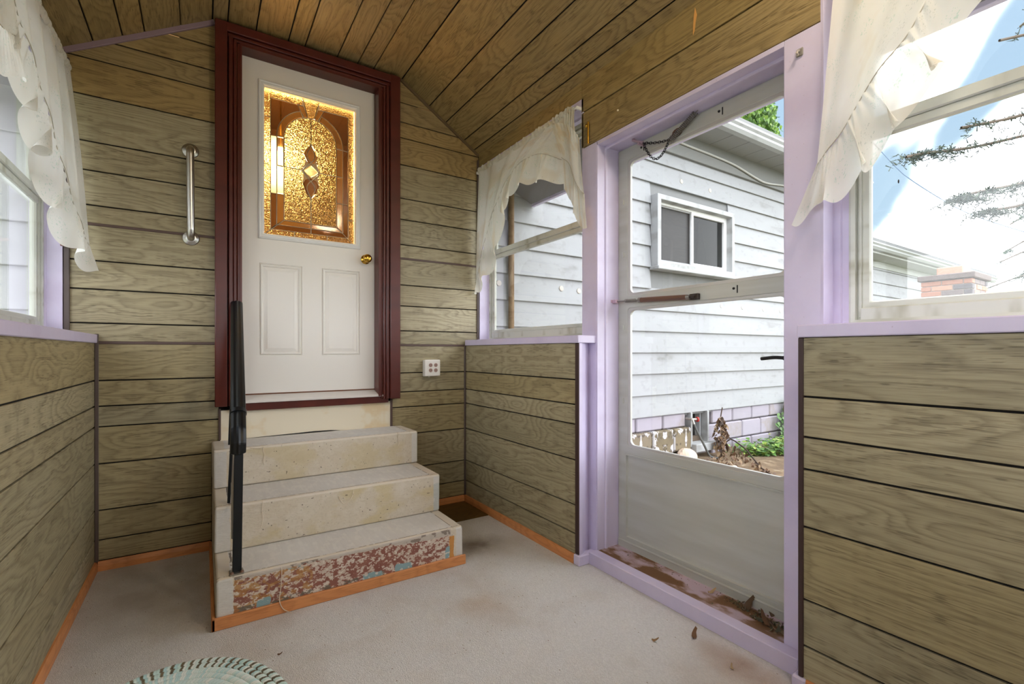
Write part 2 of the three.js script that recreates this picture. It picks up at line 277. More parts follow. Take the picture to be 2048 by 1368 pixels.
{
  // end of the low wall beside the storm door, slightly out of square, with its dark edging strip
  const T = [], A = [[XR, 1.276], [XR, 1.3], [1.5, 1.297], [XP, 1.246], [XP, 1.2]];
  part(wallRight, 'end_board', uvm((() => { const P = []; const h = SILLB; for (let i = 0; i < A.length - 1; i++) { const [x0, z0] = A[i], [x1, z1] = A[i + 1]; P.push([[x0, 0, z0], [x1, 0, z1], [x1, h, z1]], [[x0, 0, z0], [x1, h, z1], [x0, h, z0]]); } return flat(P); })(), 'y'), lavender);
  part(wallRight, 'edge_strip', bx(XR - 0.006, XR + 0.003, 0.055, SILLB, 1.272, 1.302, 0.003, 'y'), darkStrip);
  part(wallRight, 'edge_strip', bx(XR - 0.006, XR + 0.01, 0.05, SILLB, 2.404, 2.42, 0.003, 'y'), darkStrip);
  part(wallRight, 'end_board', bx(XR + 0.004, XP, 0, SILLB, 2.408, 2.418, 0.001, 'y'), lavender);
  // posts, header and the strip above the windows
  part(wallRight, 'door_post', bx(XP, 1.72, 0.0, 2.264, 1.201, 1.311, 0.003, 'y'), lavender);
  part(wallRight, 'door_post', bx(XP, 1.72, 0.0, 2.264, 2.296, 2.423, 0.003, 'y', 0.4), lavender);
  part(wallRight, 'window_post', bx(XP, 1.72, SILL, 2.54, 3.68, 3.8, 0.003, 'y', 0.4), lavender);
  const hm = plane([XP + 0.009, 0, 0], [0, 0, 1], [0, 1, 0]);
  plankRow(wallRight, hm, 1.189, 2.42, 2.266, 2.465, [], 0.0, GAP, warmMats); plankRow(wallRight, hm, 1.189, 2.42, 2.465, 2.64, [], GAP, 0.0, warmMats);
  plankRow(wallRight, hm, 0, 1.188, 2.545, 2.64, [], 0, 0, warmMats);
  plankRow(wallRight, hm, 2.421, ZE, 2.545, 2.64, [], 0, 0);
  part(wallRight, 'header', bx(XP + 0.0095, 1.74, 2.265, 2.66, 1.19, 2.419, 0), groove);
  part(wallRight, 'header', bx(XP + 0.0095, 1.74, 2.535, 2.66, 0.0, 1.19, 0), groove);
  part(wallRight, 'header', bx(XP + 0.0095, 1.74, 2.535, 2.66, 2.419, ZE, 0), groove);
}
for (const [z0, z1, dz] of [[0.0145, 1.305, 0], [2.404, ZE, 1.1]]) struct(numbered('window_sill'), bx(XR - 0.012, 1.70, SILLB, SILL, z0, z1, 0.003, 'z', dz), lavender);
struct(numbered('window_sill'), bx(-0.885, XL + 0.012, SILLB - 0.003, SILL, 0.0145, ZE, 0.003, 'z', 2.3), lavender);
{
  part(wallLeft, 'window_post', bx(-0.885, XQ, SILL, 2.54, 1.27, 1.4, 0.003, 'y'), lavender);
  part(wallLeft, 'window_post', bx(-0.885, XQ, SILL, 2.54, 2.66, 2.79, 0.003, 'y'), lavender);
  part(wallLeft, 'window_post', bx(-0.885, XQ, SILL, 2.54, 4.05, 4.18, 0.003, 'y'), lavender);
  part(wallLeft, 'header', bx(-0.90, XQ - 0.0095, 2.53, 2.66, 0, ZE, 0), groove);
  plankRow(wallLeft, plane([XQ - 0.009, 0, ZE], [0, 0, -1], [0, 1, 0]), 0, ZE, 2.54, 2.645, [], 0, 0);
}
// skirting: orange wood, mitred at the floor
const skirt = (n, g) => struct(n, g, baseWood);
const skirtProf = (map, L) => { const P = [[0, 0.013], [BASE * 0.55, 0.0125], [BASE, 0.007], [BASE, 0]], T = []; for (let i = 0; i + 1 < P.length; i++) { const [a, h] = P[i], [b, k] = P[i + 1]; T.push([map(0, a, h), map(L, a, h), map(L, b, k)], [map(0, a, h), map(L, b, k), map(0, b, k)]); } for (const x of [0, L]) { const q = P.map(([a, h]) => map(x, a, h)), o = map(x, 0, 0); for (let i = 0; i + 1 < q.length; i++) T.push(x ? [o, q[i], q[i + 1]] : [o, q[i + 1], q[i]]); } return flat(T); };
skirt('baseboard_right', uvm(skirtProf(plane([XR, 0, 0], [0, 0, 1], [0, 1, 0]), 1.268), 'z'));
skirt('baseboard_right_near', uvm(skirtProf(plane([XR, 0, 2.43], [0, 0, 1], [0, 1, 0]), ZE - 2.43), 'z', 0.7));
skirt('baseboard_left', uvm(skirtProf(plane([XL, 0, ZE], [0, 0, -1], [0, 1, 0]), ZE), 'z', 0.3));
skirt('baseboard_back_left', uvm(skirtProf(plane([XL + 0.013, 0, 0], [1, 0, 0], [0, 1, 0]), 0.49), 'x'));
skirt('baseboard_back_right', uvm(skirtProf(plane([0.98, 0, 0], [1, 0, 0], [0, 1, 0]), 0.482), 'x', 0.2));
struct('trim_1', bx(XR - 0.013, XP, 0, BASE + 0.004, 1.268, 1.316, 0.004, 'x'), lavender); // lilac return of the skirting beside the storm door
struct('trim_2', bx(XR - 0.012, XR + 0.07, 0, BASE, 2.385, 2.43, 0.006, 'x'), lavender);
// the front end of the porch, behind the camera: a low wall with a wide band of windows
const wallFront = struct('wall_front');
part(wallFront, 'panelling', [bx(-0.9, 1.72, -0.02, SILL, ZE, ZE + 0.1, 0), bx(-0.9, 0.0, SILL, 2.65, ZE, ZE + 0.1, 0), bx(0.85, 1.72, SILL, 2.65, ZE, ZE + 0.1, 0), bx(0.0, 0.85, 2.5, 2.66, ZE, ZE + 0.1, 0), bx(-0.6, 1.42, 2.65, 2.9, ZE, ZE + 0.1, 0), bx(-0.3, 1.12, 2.9, 3.08, ZE, ZE + 0.1, 0)], plankMats[0]);
// roof over the porch with its eaves
const roofMat = mat([92, 92, 94], 0.9), soffitMat = mat([112, 108, 110], 0.7);
{
  const roof = struct('roof');
  const prism = (P, z0, z1) => { const T = []; for (let i = 0; i < P.length; i++) { const a = P[i], b = P[(i + 1) % P.length]; T.push([[...a, z0], [...b, z0], [...b, z1]], [[...a, z0], [...b, z1], [...a, z1]]); } for (let i = 1; i + 1 < P.length; i++) T.push([[...P[0], z1], [...P[i], z1], [...P[i + 1], z1]], [[...P[0], z0], [...P[i + 1], z0], [...P[i], z0]]); return uvm(flat(T), 'z'); };
  part(roof, 'roof_slope', prism([[0.415, 3.49], [2.16, 2.44], [2.16, 2.53], [0.415, 3.6]].reverse(), -0.045, 5.3), roofMat);
  part(roof, 'roof_slope', prism([[-1.34, 2.44], [0.415, 3.49], [0.415, 3.6], [-1.34, 2.53]].reverse(), -0.045, 5.3), roofMat);
  // eave boards seen from below, outside the windows
  for (const s of [1, -1]) {
    const X = (x) => s > 0 ? x : 0.81 - x, a = [X(1.742), 2.53], b = [X(2.12), 2.366];
    for (let k = 0; k < 5; k++) part(roof, 'eave_board', (() => { const z0 = -0.045 + k * 1.07, z1 = z0 + 1.064, t = 0.02; const P = [[...a], [...b], [b[0], b[1] + t], [a[0], a[1] + t]]; return prism(s > 0 ? P.reverse() : P, z0, z1); })(), soffitMat);
    part(roof, 'fascia_board', bx(Math.min(X(2.12), X(2.15)), Math.max(X(2.12), X(2.15)), 2.345, 2.50, -0.045, 5.3, 0.003, 'z'), lavender);
  }
}
// ---------------------------------------------------------------- the house door with its leaded amber glass
const door1 = struct('door_1');
{
  const zf = -0.05, X0 = 0.001, X1 = 0.799, Y0 = 0.876, Y1 = 2.903;
  // slab: rails and stiles round the glass and the two raised panels
  const slab = [bx(X0, X1, Y0, 1.10, -0.095, zf, 0), bx(X0, X1, 1.678, 1.848, -0.095, zf, 0), bx(X0, X1, 2.748, Y1, -0.095, zf, 0), bx(X0, 0.119, 1.848, 2.748, -0.095, zf, 0), bx(0.668, X1, 1.848, 2.748, -0.095, zf, 0),
    bx(X0, 0.09, 1.10, 1.678, -0.095, zf, 0), bx(0.345, 0.45, 1.10, 1.678, -0.095, zf, 0), bx(0.707, X1, 1.10, 1.678, -0.095, zf, 0)];
  part(door1, 'door_slab', slab, doorWhite);
  const f = plane([0, 0, zf], [1, 0, 0], [0, 1, 0]);
  for (const [a, b] of [[0.09, 0.345], [0.45, 0.707]]) part(door1, 'raised_panel', ring(a, b, 1.10, 1.678, [[0, 0], [0.006, 0], [0.010, -0.006], [0.016, 0.004], [0.023, 0.003], [0.03, -0.006], [0.052, 0.0015], [0.056, 0.001]], f, true), doorWhite);
  part(door1, 'glass_frame', ring(0.09, 0.703, 1.82, 2.789, [[0, 0], [0.002, 0.011], [0.008, 0.014], [0.014, 0.008], [0.022, 0.012], [0.03, 0.01], [0.0335, 0.004], [0.0345, -0.02]], f), trimWhite);
  part(door1, 'glass_frame', ring(0.09, 0.703, 1.82, 2.789, [[0, 0], [0.0345, 0]], plane([0.793, 0, -0.095], [-1, 0, 0], [0, 1, 0])), trimWhite);
  // leaded glass: every pane a piece, with the cames between them
  const insert = part(door1, 'leaded_glass');
  const ham = tex(512, 512, (x, y) => { const a = noise(x * 52 + 3 * noise(x * 20, y * 20, 2), y * 44, 1), b = noise(x * 110, y * 96, 4); return Math.abs(a - 0.5) * 1.3 + 0.25 * b; }, { srgb: false, mw: 0.3, mh: 0.3 });
  const gl = (c, r, o = {}) => phys(c, r, { transmission: 1, thickness: 0.004, ior: 1.5, ...o });
  const amber = gl([255, 218, 138], 0.14, { bumpMap: ham, bumpScale: 0.006 }), border = gl([250, 206, 126], 0.2, { bumpMap: ham, bumpScale: 0.004 }), bevelA = gl([240, 190, 120], 0.08), bevelB = gl([190, 140, 90], 0.03), paleA = gl([255, 226, 160], 0.3);
  const cx = 0.3935, ys = 2.473, ri = 0.1575, ro = 0.199, arc = (r, a0, a1, n = 12) => Array.from({ length: n + 1 }, (_, i) => { const a = mix(a0, a1, i / n); return [cx + r * Math.cos(a), ys + r * Math.sin(a)]; });
  const pane = (pts, m, bev = 0) => { const sh = new THREE.Shape(pts.map((p) => new THREE.Vector2(p[0], p[1]))); const g = new THREE.ExtrudeGeometry(sh, { depth: 0.003, bevelEnabled: bev > 0, bevelThickness: 0.0022, bevelSize: bev, bevelOffset: -bev, bevelSegments: 1, curveSegments: 10 }); g.translate(0, 0, -0.0685); part(insert, 'pane', uvm(g, 'x'), m); };
  const L = 0.16, R = 0.6265, Bt = 1.889, Tp = 2.7, gL = 0.122, gR = 0.665, gB = 1.85, gT = 2.747, iL = 0.236, iR = 0.551, mL = 0.194, mR = 0.592, iB = 1.953, mB = 1.921;
  // outer border pieces
  const splitL = [1.889, 2.005, 2.286, 2.58, 2.7]; const splitR = [1.889, 2.011, 2.297, 2.584, 2.7];
  for (let i = 0; i < 4; i++) { const b0 = i ? splitL[i] : gB, b1 = i === 3 ? gT : splitL[i + 1]; pane([[gL, b0], [L, i ? b0 : splitL[0]], [L, i === 3 ? Tp : b1], [gL, b1]], border); const c0 = i ? splitR[i] : gB, c1 = i === 3 ? gT : splitR[i + 1]; pane([[R, i ? c0 : splitR[0]], [gR, c0], [gR, c1], [R, i === 3 ? Tp : c1]], border); }
  pane([[gL, gB], [0.295, gB], [0.295, Bt], [L, Bt]], border); pane([[0.295, gB], [0.493, gB], [0.493, Bt], [0.295, Bt]], border); pane([[0.493, gB], [gR, gB], [R, Bt], [0.493, Bt]], border);
  pane([[L, Tp], [0.338, Tp], [0.345, gT], [gL, gT]], border); pane([[0.449, Tp], [R, Tp], [gR, gT], [0.442, gT]], border);
  // keystone
  pane([[0.373, 2.634], [0.414, 2.634], [0.442, gT], [0.345, gT]], border); pane([[0.352, 2.626], [0.373, 2.634], [0.348, 2.7], [0.314, 2.7]], bevelA, 0.005); pane([[0.414, 2.634], [0.435, 2.626], [0.473, 2.7], [0.439, 2.7]], bevelA, 0.005);
  // dark corners above the arch
  const A0 = Math.PI * 0.605;
  pane([[L, 2.469], [mL, 2.469], ...arc(ro, Math.PI, A0), [0.314, Tp], [L, Tp]], bevelB); pane([[mR, 2.469], [R, 2.469], [R, Tp], [0.473, Tp], ...arc(ro, Math.PI - A0, 0)], bevelB);
  // arch band
  pane([...arc(ro, Math.PI, A0), ...arc(ri, A0, Math.PI)], bevelA, 0.006); pane([...arc(ro, Math.PI - A0, 0), ...arc(ri, 0, Math.PI - A0)], bevelA, 0.006);
  // columns and feet
  for (const [a, b, c, s] of [[L, mL, iL, 1], [R, mR, iR, -1]]) {
    const q = (x0, x1, y0, y1, y2, y3) => s > 0 ? [[x0, y0], [x1, y1], [x1, y2], [x0, y3]] : [[x1, y1], [x0, y0], [x0, y3], [x1, y2]];
    pane(q(a, b, 2.113, 2.113, 2.469, 2.469), s > 0 ? paleA : bevelB); pane(q(a, b, Bt, mB, 2.113, 2.113), bevelB, 0.005);
    pane(q(b, c, 2.29, 2.29, 2.473, 2.473), bevelA, 0.006); pane(q(b, c, 2.113, 2.113, 2.29, 2.29), s > 0 ? paleA : bevelA, 0.006); pane(q(b, c, mB, iB, 2.113, 2.113), bevelA, 0.006);
  }
  pane([[mL, mB], [cx, mB], [cx, iB], [iL, iB]], bevelA, 0.005); pane([[cx, mB], [mR, mB], [iR, iB], [cx, iB]], bevelA, 0.005); pane([[L, Bt], [cx, Bt], [cx, mB], [mL, mB]], bevelB, 0.005); pane([[cx, Bt], [R, Bt], [mR, mB], [cx, mB]], bevelB, 0.005);
  // the hammered middle in four, round the twisted bevel cluster
  const dL = [[cx, 2.467], [0.362, 2.428], [0.350, 2.395], [0.362, 2.36], [0.352, 2.32], [0.335, 2.292]], eL = [[0.335, 2.29], [0.352, 2.262], [0.342, 2.212], [0.362, 2.15], [cx, 2.108]];
  const mir = (P) => P.map(([x, y]) => [2 * cx - x, y]);
  pane([[cx, 2.631], ...arc(ri, Math.PI / 2, Math.PI), [iL, 2.29], ...dL.slice().reverse()], amber); pane([...mir(dL).slice(0, -1), [0.452, 2.29], [iR, 2.29], ...arc(ri, 0, Math.PI / 2)], amber);
  pane([[iL, iB], [cx, iB], ...eL.slice().reverse(), [iL, 2.288]], amber); pane([[cx, iB], [iR, iB], [iR, 2.288], ...mir(eL)], amber);
  pane([[cx, 2.466], [0.363, 2.426], [0.352, 2.395], [0.37, 2.352], [cx, 2.335], [0.417, 2.352], [0.435, 2.395], [0.424, 2.426]], bevelA, 0.007);
  pane([[cx, 2.333], [0.366, 2.31], [0.344, 2.29], [0.366, 2.268], [cx, 2.25], [0.421, 2.268], [0.443, 2.29], [0.421, 2.31]], paleA, 0.007);
  pane([[cx, 2.248], [0.36, 2.232], [0.346, 2.205], [0.364, 2.15], [cx, 2.11], [0.423, 2.15], [0.441, 2.205], [0.427, 2.232]], bevelB, 0.007);
  const lead = mat([168, 158, 140], 0.3, { metalness: 0.9 }), cames = [];
  const came = (pts, r = 0.0026) => { for (let i = 0; i + 1 < pts.length; i++) cames.push(cyl([pts[i][0], pts[i][1], -0.0645], [pts[i + 1][0], pts[i + 1][1], -0.0645], r, r, 8)); };
  came([[L, Bt], [R, Bt], [R, Tp], [0.473, Tp]]); came([[0.314, Tp], [L, Tp], [L, Bt]]); came([[gL, gB], [iL, iB], [iR, iB], [gR, gB]]); came([[iL, iB], [iL, ys]]); came([[iR, iB], [iR, ys]]); came(arc(ri, 0, Math.PI, 20)); came(arc(ro, Math.PI, A0)); came(arc(ro, 0, Math.PI - A0)); came([[mL, mB], [mL, ys]]); came([[mR, mB], [mR, ys]]); came([[mL, mB], [mR, mB]]);
  came([[L, 2.469], [iL, 2.473]]); came([[R, 2.469], [iR, 2.473]]); came([[L, 2.113], [iL, 2.113]]); came([[R, 2.113], [iR, 2.113]]); came([[mL, 2.29], [0.344, 2.29]]); came([[0.443, 2.29], [mR, 2.29]]); came([[cx, 2.632], [cx, 2.467]]); came([[cx, 2.108], [cx, Bt]]);
  for (const y of splitL.slice(1, 4)) came([[gL, y], [L, y]]); for (const y of splitR.slice(1, 4)) came([[R, y], [gR, y]]); came([[0.295, gB], [0.295, Bt]]); came([[0.493, gB], [0.493, Bt]]);
  came([[0.345, gT], [0.373, 2.634]]); came([[0.442, gT], [0.414, 2.634]]); came([[0.314, Tp], [0.352, 2.626]]); came([[0.473, Tp], [0.435, 2.626]]); came([[0.314, Tp], [0.348, Tp]]); came([[0.439, Tp], [0.473, Tp]]);
  const tw = (s) => Array.from({ length: 41 }, (_, i) => { const t = i / 40, y = mix(2.467, 2.108, t), e = Math.sin(Math.PI * t); return [cx + s * 0.046 * Math.sin(t * Math.PI * 3) * Math.pow(e, 0.35) * (0.72 + 0.28 * Math.cos((t - 0.5) * 6)), y]; });
  came(tw(1), 0.0032); came(tw(-1), 0.0032); came([[0.344, 2.29], [0.366, 2.312], [cx, 2.334]]); came([[0.344, 2.29], [0.366, 2.268], [cx, 2.249]]); came([[0.443, 2.29], [0.421, 2.312], [cx, 2.334]]); came([[0.443, 2.29], [0.421, 2.268], [cx, 2.249]]);
  part(insert, 'came', cames, lead);
  // frame, casing, sill, knob
  part(door1, 'jamb', [bx(-0.012, 0.0, 0.83, 2.904, -0.1, 0.045, 0.001), bx(0.80, 0.818, 0.83, 2.904, -0.1, 0.045, 0.001), bx(-0.012, 0.818, 2.904, 2.92, -0.1, 0.045, 0.001)], redPaint);
  const cas = (a, b, y0, y1, s) => part(door1, 'casing', (s > 0 ? [[0, 0.06, 0.065], [0.0655, 0.088, 0.052], [0.09, 0.107, 0.047], [0.109, 0.127, 0.042]] : [[0, 0.07, 0.065], [0.0725, 0.094, 0.052], [0.096, 0.113, 0.047], [0.115, 0.127, 0.042]]).map(([p, q, h]) => s > 0 ? bx(a + p, a + q, y0, y1 - p * 0.85, -0.005, h, 0.004, 'y') : bx(b - q, b - p, y0, y1 - p * 0.85, -0.005, h, 0.004, 'y')), redPaint);
  cas(-0.134, 0, 0.816, 3.008, 1); cas(0.818, 0.945, 0.81, 3.012, -1);
  part(door1, 'casing', [[2.957, 3.01, 0.064, 0], [2.935, 2.955, 0.052, 0.06], [2.918, 2.933, 0.047, 0.09], [2.906, 2.917, 0.042, 0.11]].map(([y0, y1, h, d]) => bx(-0.134 + d + 0.001, 0.945 - d - 0.001, y0, y1, -0.005, h - 0.0008, 0.004)), redPaint);
  part(door1, 'door_sill', (() => { const P = [[-0.1, 0.868], [-0.05, 0.868], [0.036, 0.842], [0.04, 0.838], [0.04, 0.828], [-0.1, 0.828]], T = [], a = -0.002, b = 0.838; for (let i = 0; i < P.length; i++) { const [z0, y0] = P[i], [z1, y1] = P[(i + 1) % P.length]; T.push([[a, y0, z0], [a, y1, z1], [b, y1, z1]], [[a, y0, z0], [b, y1, z1], [b, y0, z0]]); } for (let i = 1; i + 1 < P.length; i++) { T.push([[b, P[0][1], P[0][0]], [b, P[i][1], P[i][0]], [b, P[i + 1][1], P[i + 1][0]]], [[a, P[0][1], P[0][0]], [a, P[i + 1][1], P[i + 1][0]], [a, P[i][1], P[i][0]]]); } return uvm(flat(T.map(([p, q, r]) => [p, r, q])), 'x'); })(), mat([222, 216, 210], 0.4));
  part(door1, 'sill_board', bx(-0.06, 0.872, 0.783, 0.828, -0.005, 0.03, 0.003), redPaint);
  part(door1, 'weather_strip', bx(0.0, 0.80, 0.868, 0.8755, -0.09, -0.049, 0.001), mat([110, 66, 40], 0.6));
  part(door1, 'door_knob', lathe([[0, -0.0], [0.031, 0.0], [0.032, 0.004], [0.026, 0.009], [0.013, 0.012], [0.0115, 0.028], [0.017, 0.036], [0.026, 0.042], [0.0285, 0.05], [0.0275, 0.058], [0.022, 0.065], [0.012, 0.069], [0.0, 0.07]], [0.738, 1.757, zf], [0, 0, 1]), brass);
}
// small hall behind the door with the lamp that glows through the amber glass
{
  const hall = struct('wall_hall'), hm = mat([128, 106, 78], 0.8);
  part(hall, 'wall', [bx(-0.62, -0.6, 0.8, 3.3, -1.9, -0.3, 0), bx(1.6, 1.62, 0.8, 3.3, -1.9, -0.3, 0), bx(-0.62, 1.62, 0.8, 3.3, -1.92, -1.9, 0), bx(-0.62, 1.62, 3.28, 3.3, -1.9, -0.3, 0), bx(-0.62, 1.62, 0.8, 0.82, -1.9, -0.3, 0)], hm);
  const lamp = thing('hall_lamp', 'warm globe lamp glowing behind the amber leaded glass of the house door', 'lamp');
  lamp.position.set(0.27, 2.47, -0.5);
  part(lamp, 'globe', new THREE.SphereGeometry(0.085, 24, 16), new THREE.MeshStandardMaterial({ color: 0xffffff, emissive: new THREE.Color(1, 0.84, 0.56), emissiveIntensity: 6 }));
  part(lamp, 'stem', cyl([0, 0.074, 0], [0, 0.80, 0], 0.006), brass);
  const l = new THREE.PointLight(new THREE.Color(1, 0.82, 0.55), 3, 0, 2); l.castShadow = true; l.shadow.radius = 5; lamp.add(l);
}
// ---------------------------------------------------------------- aluminium storm door
const door2 = struct('door_2');
{
  const DX = 1.752, z0 = 1.318, z1 = 2.305, y0 = 0.048, y1 = 2.238, f = plane([DX, 0, 0], [0, 0, 1], [0, 1, 0]); // N towards the room
  const hole = (a, b, c, d, r) => { const p = new THREE.Path(); p.moveTo(a + r, c); p.lineTo(b - r, c); p.absarc(b - r, c + r, r, -Math.PI / 2, 0); p.lineTo(b, d - r); p.absarc(b - r, d - r, r, 0, Math.PI / 2); p.lineTo(a + r, d); p.absarc(a + r, d - r, r, Math.PI / 2, Math.PI); p.lineTo(a, c + r); p.absarc(a + r, c + r, r, Math.PI, Math.PI * 1.5); return p; };
  const sheet = (a, b, c, d, holes, t, bev, zz) => { const s = new THREE.Shape(); s.moveTo(a, c); s.lineTo(b, c); s.lineTo(b, d); s.lineTo(a, d); s.closePath(); s.holes = holes; const g = new THREE.ExtrudeGeometry(s, { depth: t, bevelEnabled: bev > 0, bevelThickness: bev, bevelSize: bev, bevelOffset: -bev, bevelSegments: 2, curveSegments: 8 }); const m = new THREE.Matrix4().set(0, 0, -1, DX - zz, 0, 1, 0, 0, 1, 0, 0, 0, 0, 0, 0, 1); g.applyMatrix4(m); return uvm(g, 'y'); };
  const gz0 = 1.403, gz1 = 2.222;
  part(door2, 'frame', sheet(z0, z1, y0, y1, [hole(gz0 - 0.016, gz1 + 0.016, 1.432, 2.168, 0.02), hole(gz0 - 0.016, gz1 + 0.016, 0.612, 1.366, 0.02), hole(1.37, 2.24, 0.115, 0.572, 0.004)], 0.022, 0.003, -0.02), aluDoor);
  for (const [a, b] of [[1.446, 2.154], [0.626, 1.352]]) part(door2, 'glass_insert_frame', sheet(gz0 - 0.018, gz1 + 0.018, a - 0.017, b + 0.017, [hole(gz0, gz1, a, b, 0.028)], 0.012, 0.002, -0.012), mat([196, 194, 190], 0.4, { metalness: 0.2 }));
  for (const [a, b] of [[1.446, 2.154], [0.626, 1.352]]) part(door2, 'glass_pane', bx(DX + 0.0045, DX + 0.0075, a - 0.01, b + 0.01, gz0 - 0.01, gz1 + 0.01, 0), glass);
  part(door2, 'kick_panel', ring(1.368, 2.242, 0.113, 0.574, [[0, 0.001], [0.004, 0.008], [0.009, 0.008], [0.012, -0.004], [0.02, -0.005], [0.03, -0.0055]], f, true), aluDoor);
  part(door2, 'sweep', ring(z0 + 0.002, z1, y0 + 0.001, 0.098, [[0, 0], [0, 0.009], [0.004, 0.012], [0.012, 0.010]], f, true), aluDoor);
  for (const y of [0.86, 1.26, 1.66, 1.95]) part(door2, 'hinge_knuckle', [cyl([DX - 0.007, y - 0.014, 1.357], [DX - 0.007, y + 0.014, 1.357], 0.0045, 0.0045, 10), bx(DX - 0.006, DX, y - 0.01, y + 0.01, 1.345, 1.369, 0.002)], aluDoor);
  for (const [y, z] of [[2.2, 1.5], [2.2, 1.95], [1.4, 2.02]]) part(door2, 'turn_clip', [bx(DX - 0.006, DX - 0.001, y - 0.018, y + 0.018, z - 0.004, z + 0.004, 0.002), lathe([[0, 0.008], [0.005, 0.006], [0.006, 0]], [DX - 0.003, y + 0.004, z - 0.016], [-1, 0, 0], 12)], dark);
  part(door2, 'latch_lever', [cyl([DX - 0.002, 1.104, 2.236], [DX - 0.04, 1.104, 2.236], 0.011, 0.009), tube([[DX - 0.04, 1.104, 2.242], [DX - 0.044, 1.106, 2.2], [DX - 0.04, 1.1, 2.145]], 0.007, 12)], dark, 'black latch lever');
  // jamb, stop bead, threshold
  part(door2, 'jamb', [bx(XP + 0.001, 1.79, 0.04, 2.264, 1.3115, 1.3165, 0, 'y'), bx(1.645, 1.664, 0.05, 2.25, 1.311, 1.324, 0.004, 'y'), bx(XP + 0.001, 1.79, 2.244, 2.264, 1.311, 2.296, 0.001, 'z'), bx(1.645, 1.664, 2.232, 2.25, 1.311, 2.296, 0.004, 'z'), bx(1.645, 1.79, 0.04, 2.25, 2.29, 2.2965, 0, 'y')], lavender);
  const thr = tex(512, 256, (x, y) => { const Z = x * 1.0, n = fbm(x * 9, y * 3.4, 5, 81), d = clamp(sstep(0.36, 0.62, n) * (0.55 + 0.6 * Math.sin(Math.PI * y)) + 0.7 * sstep(0.5, 0.15, x) * sstep(0.2, 0.5, n)); return mix3([196, 176, 190], [118, 84, 52], clamp(d)); }, { mw: 1, mh: 0.2 });
  const tg = bx(XP - 0.002, 1.8, -0.02, 0.058, 1.312, 2.295, 0.003, 'z', -1.31, -1.58);
  part(door2, 'threshold', tg, mat([255, 255, 255], 0.7, { map: thr }));
  part(door2, 'kick_board', bx(1.532, XP + 0.001, -0.001, 0.064, 1.3105, 2.375, 0.003, 'z'), lavender);
}
// ---------------------------------------------------------------- sliding aluminium windows
function makeWindow(name, side, z0, z1, st = 0.05, head = 2.47) {
  const w = struct(name), X = side > 0 ? 1.672 : -0.845, f = side > 0 ? plane([X, 0, 0], [0, 0, 1], [0, 1, 0]) : plane([X, 0, 0], [0, 0, -1], [0, 1, 0]);
  const a = side > 0 ? z0 : -z1, b = side > 0 ? z1 : -z0;
  // painted jambs and stops
  const x0 = side > 0 ? XP : X, x1 = side > 0 ? X + 0.06 : XQ;
  part(w, 'jamb', [bx(x0, x1, SILL, 2.54, z0 - 0.004, z0 + 0.006, 0.001, 'y'), bx(x0, x1, SILL, 2.54, z1 - 0.006, z1 + 0.004, 0.001, 'y'), bx(x0, x1, 2.5, 2.545, z0, z1, 0.001, 'z')], lavender);
  part(w, 'stop', ring(a + 0.004, b - 0.004, SILL - 0.06, 2.505, [[0, 0.0], [0, 0.012], [st * 0.5, 0.012], [st * 0.5 + 0.002, 0.003], [st, 0.003], [st, -0.05]], f), lavender);
  part(w, 'outer_frame', ring(a + st + 0.001, b - st - 0.001, SILL + 0.002, head, [[0, -0.02], [0, 0.004], [0.006, 0.005], [0.018, 0.003], [0.019, -0.014], [0.026, -0.014], [0.027, -0.004], [0.034, -0.004], [0.035, -0.04]], f), alu);
  const mid0 = 1.838, mid1 = 1.904, s0 = a + st + 0.033, s1 = b - st - 0.033;
  part(w, 'sash', ring(s0, s1, SILL + 0.055, mid1 - 0.002, [[0, -0.03], [0, -0.012], [0.004, -0.01], [0.022, -0.011], [0.026, -0.018], [0.027, -0.026]], f), alu);
  part(w, 'sash', ring(s0, s1, mid0 + 0.03, head - 0.034, [[0, -0.045], [0, -0.03], [0.02, -0.03], [0.024, -0.036], [0.025, -0.045]], f), alu);
  part(w, 'sill_rail', bx(side > 0 ? X + 0.002 : X - 0.05, side > 0 ? X + 0.05 : X - 0.002, SILL + 0.001, SILL + 0.06, z0 + st + 0.03, z1 - st - 0.03, 0.004, 'z'), alu);
  const m = side > 0 ? [X - 0.002, X + 0.022] : [X - 0.022, X + 0.002], e = st + 0.034;
  part(w, 'meeting_rail', [bx(m[0], m[1], mid0 + 0.03, mid1, z0 + e, z1 - e, 0.004, 'z'), bx(side > 0 ? m[0] + 0.008 : m[0], side > 0 ? m[1] + 0.01 : m[1] - 0.008, mid0, mid0 + 0.031, z0 + e, z1 - e, 0.004, 'z')], alu);
  const gx = side > 0 ? X + 0.024 : X - 0.027, hx = side > 0 ? X + 0.042 : X - 0.045;
  part(w, 'glass_pane', bx(gx, gx + 0.003, SILL + 0.06, mid0 + 0.02, z0 + e + 0.02, z1 - e - 0.02, 0), glass);
  part(w, 'glass_pane', bx(hx, hx + 0.003, mid0 + 0.04, head - 0.05, z0 + e + 0.02, z1 - e - 0.02, 0), glass);
  return w;
}
makeWindow('window_1', -1, 0.014, 1.27, 0.012); makeWindow('window_2', 1, 0.014, 1.2, 0.012); makeWindow('window_3', 1, 2.424, 3.68); makeWindow('window_4', -1, 1.4, 2.66); makeWindow('window_5', -1, 2.79, 4.05); makeWindow('window_6', 1, 3.8, 4.89); makeWindow('window_7', -1, 4.18, 4.89);
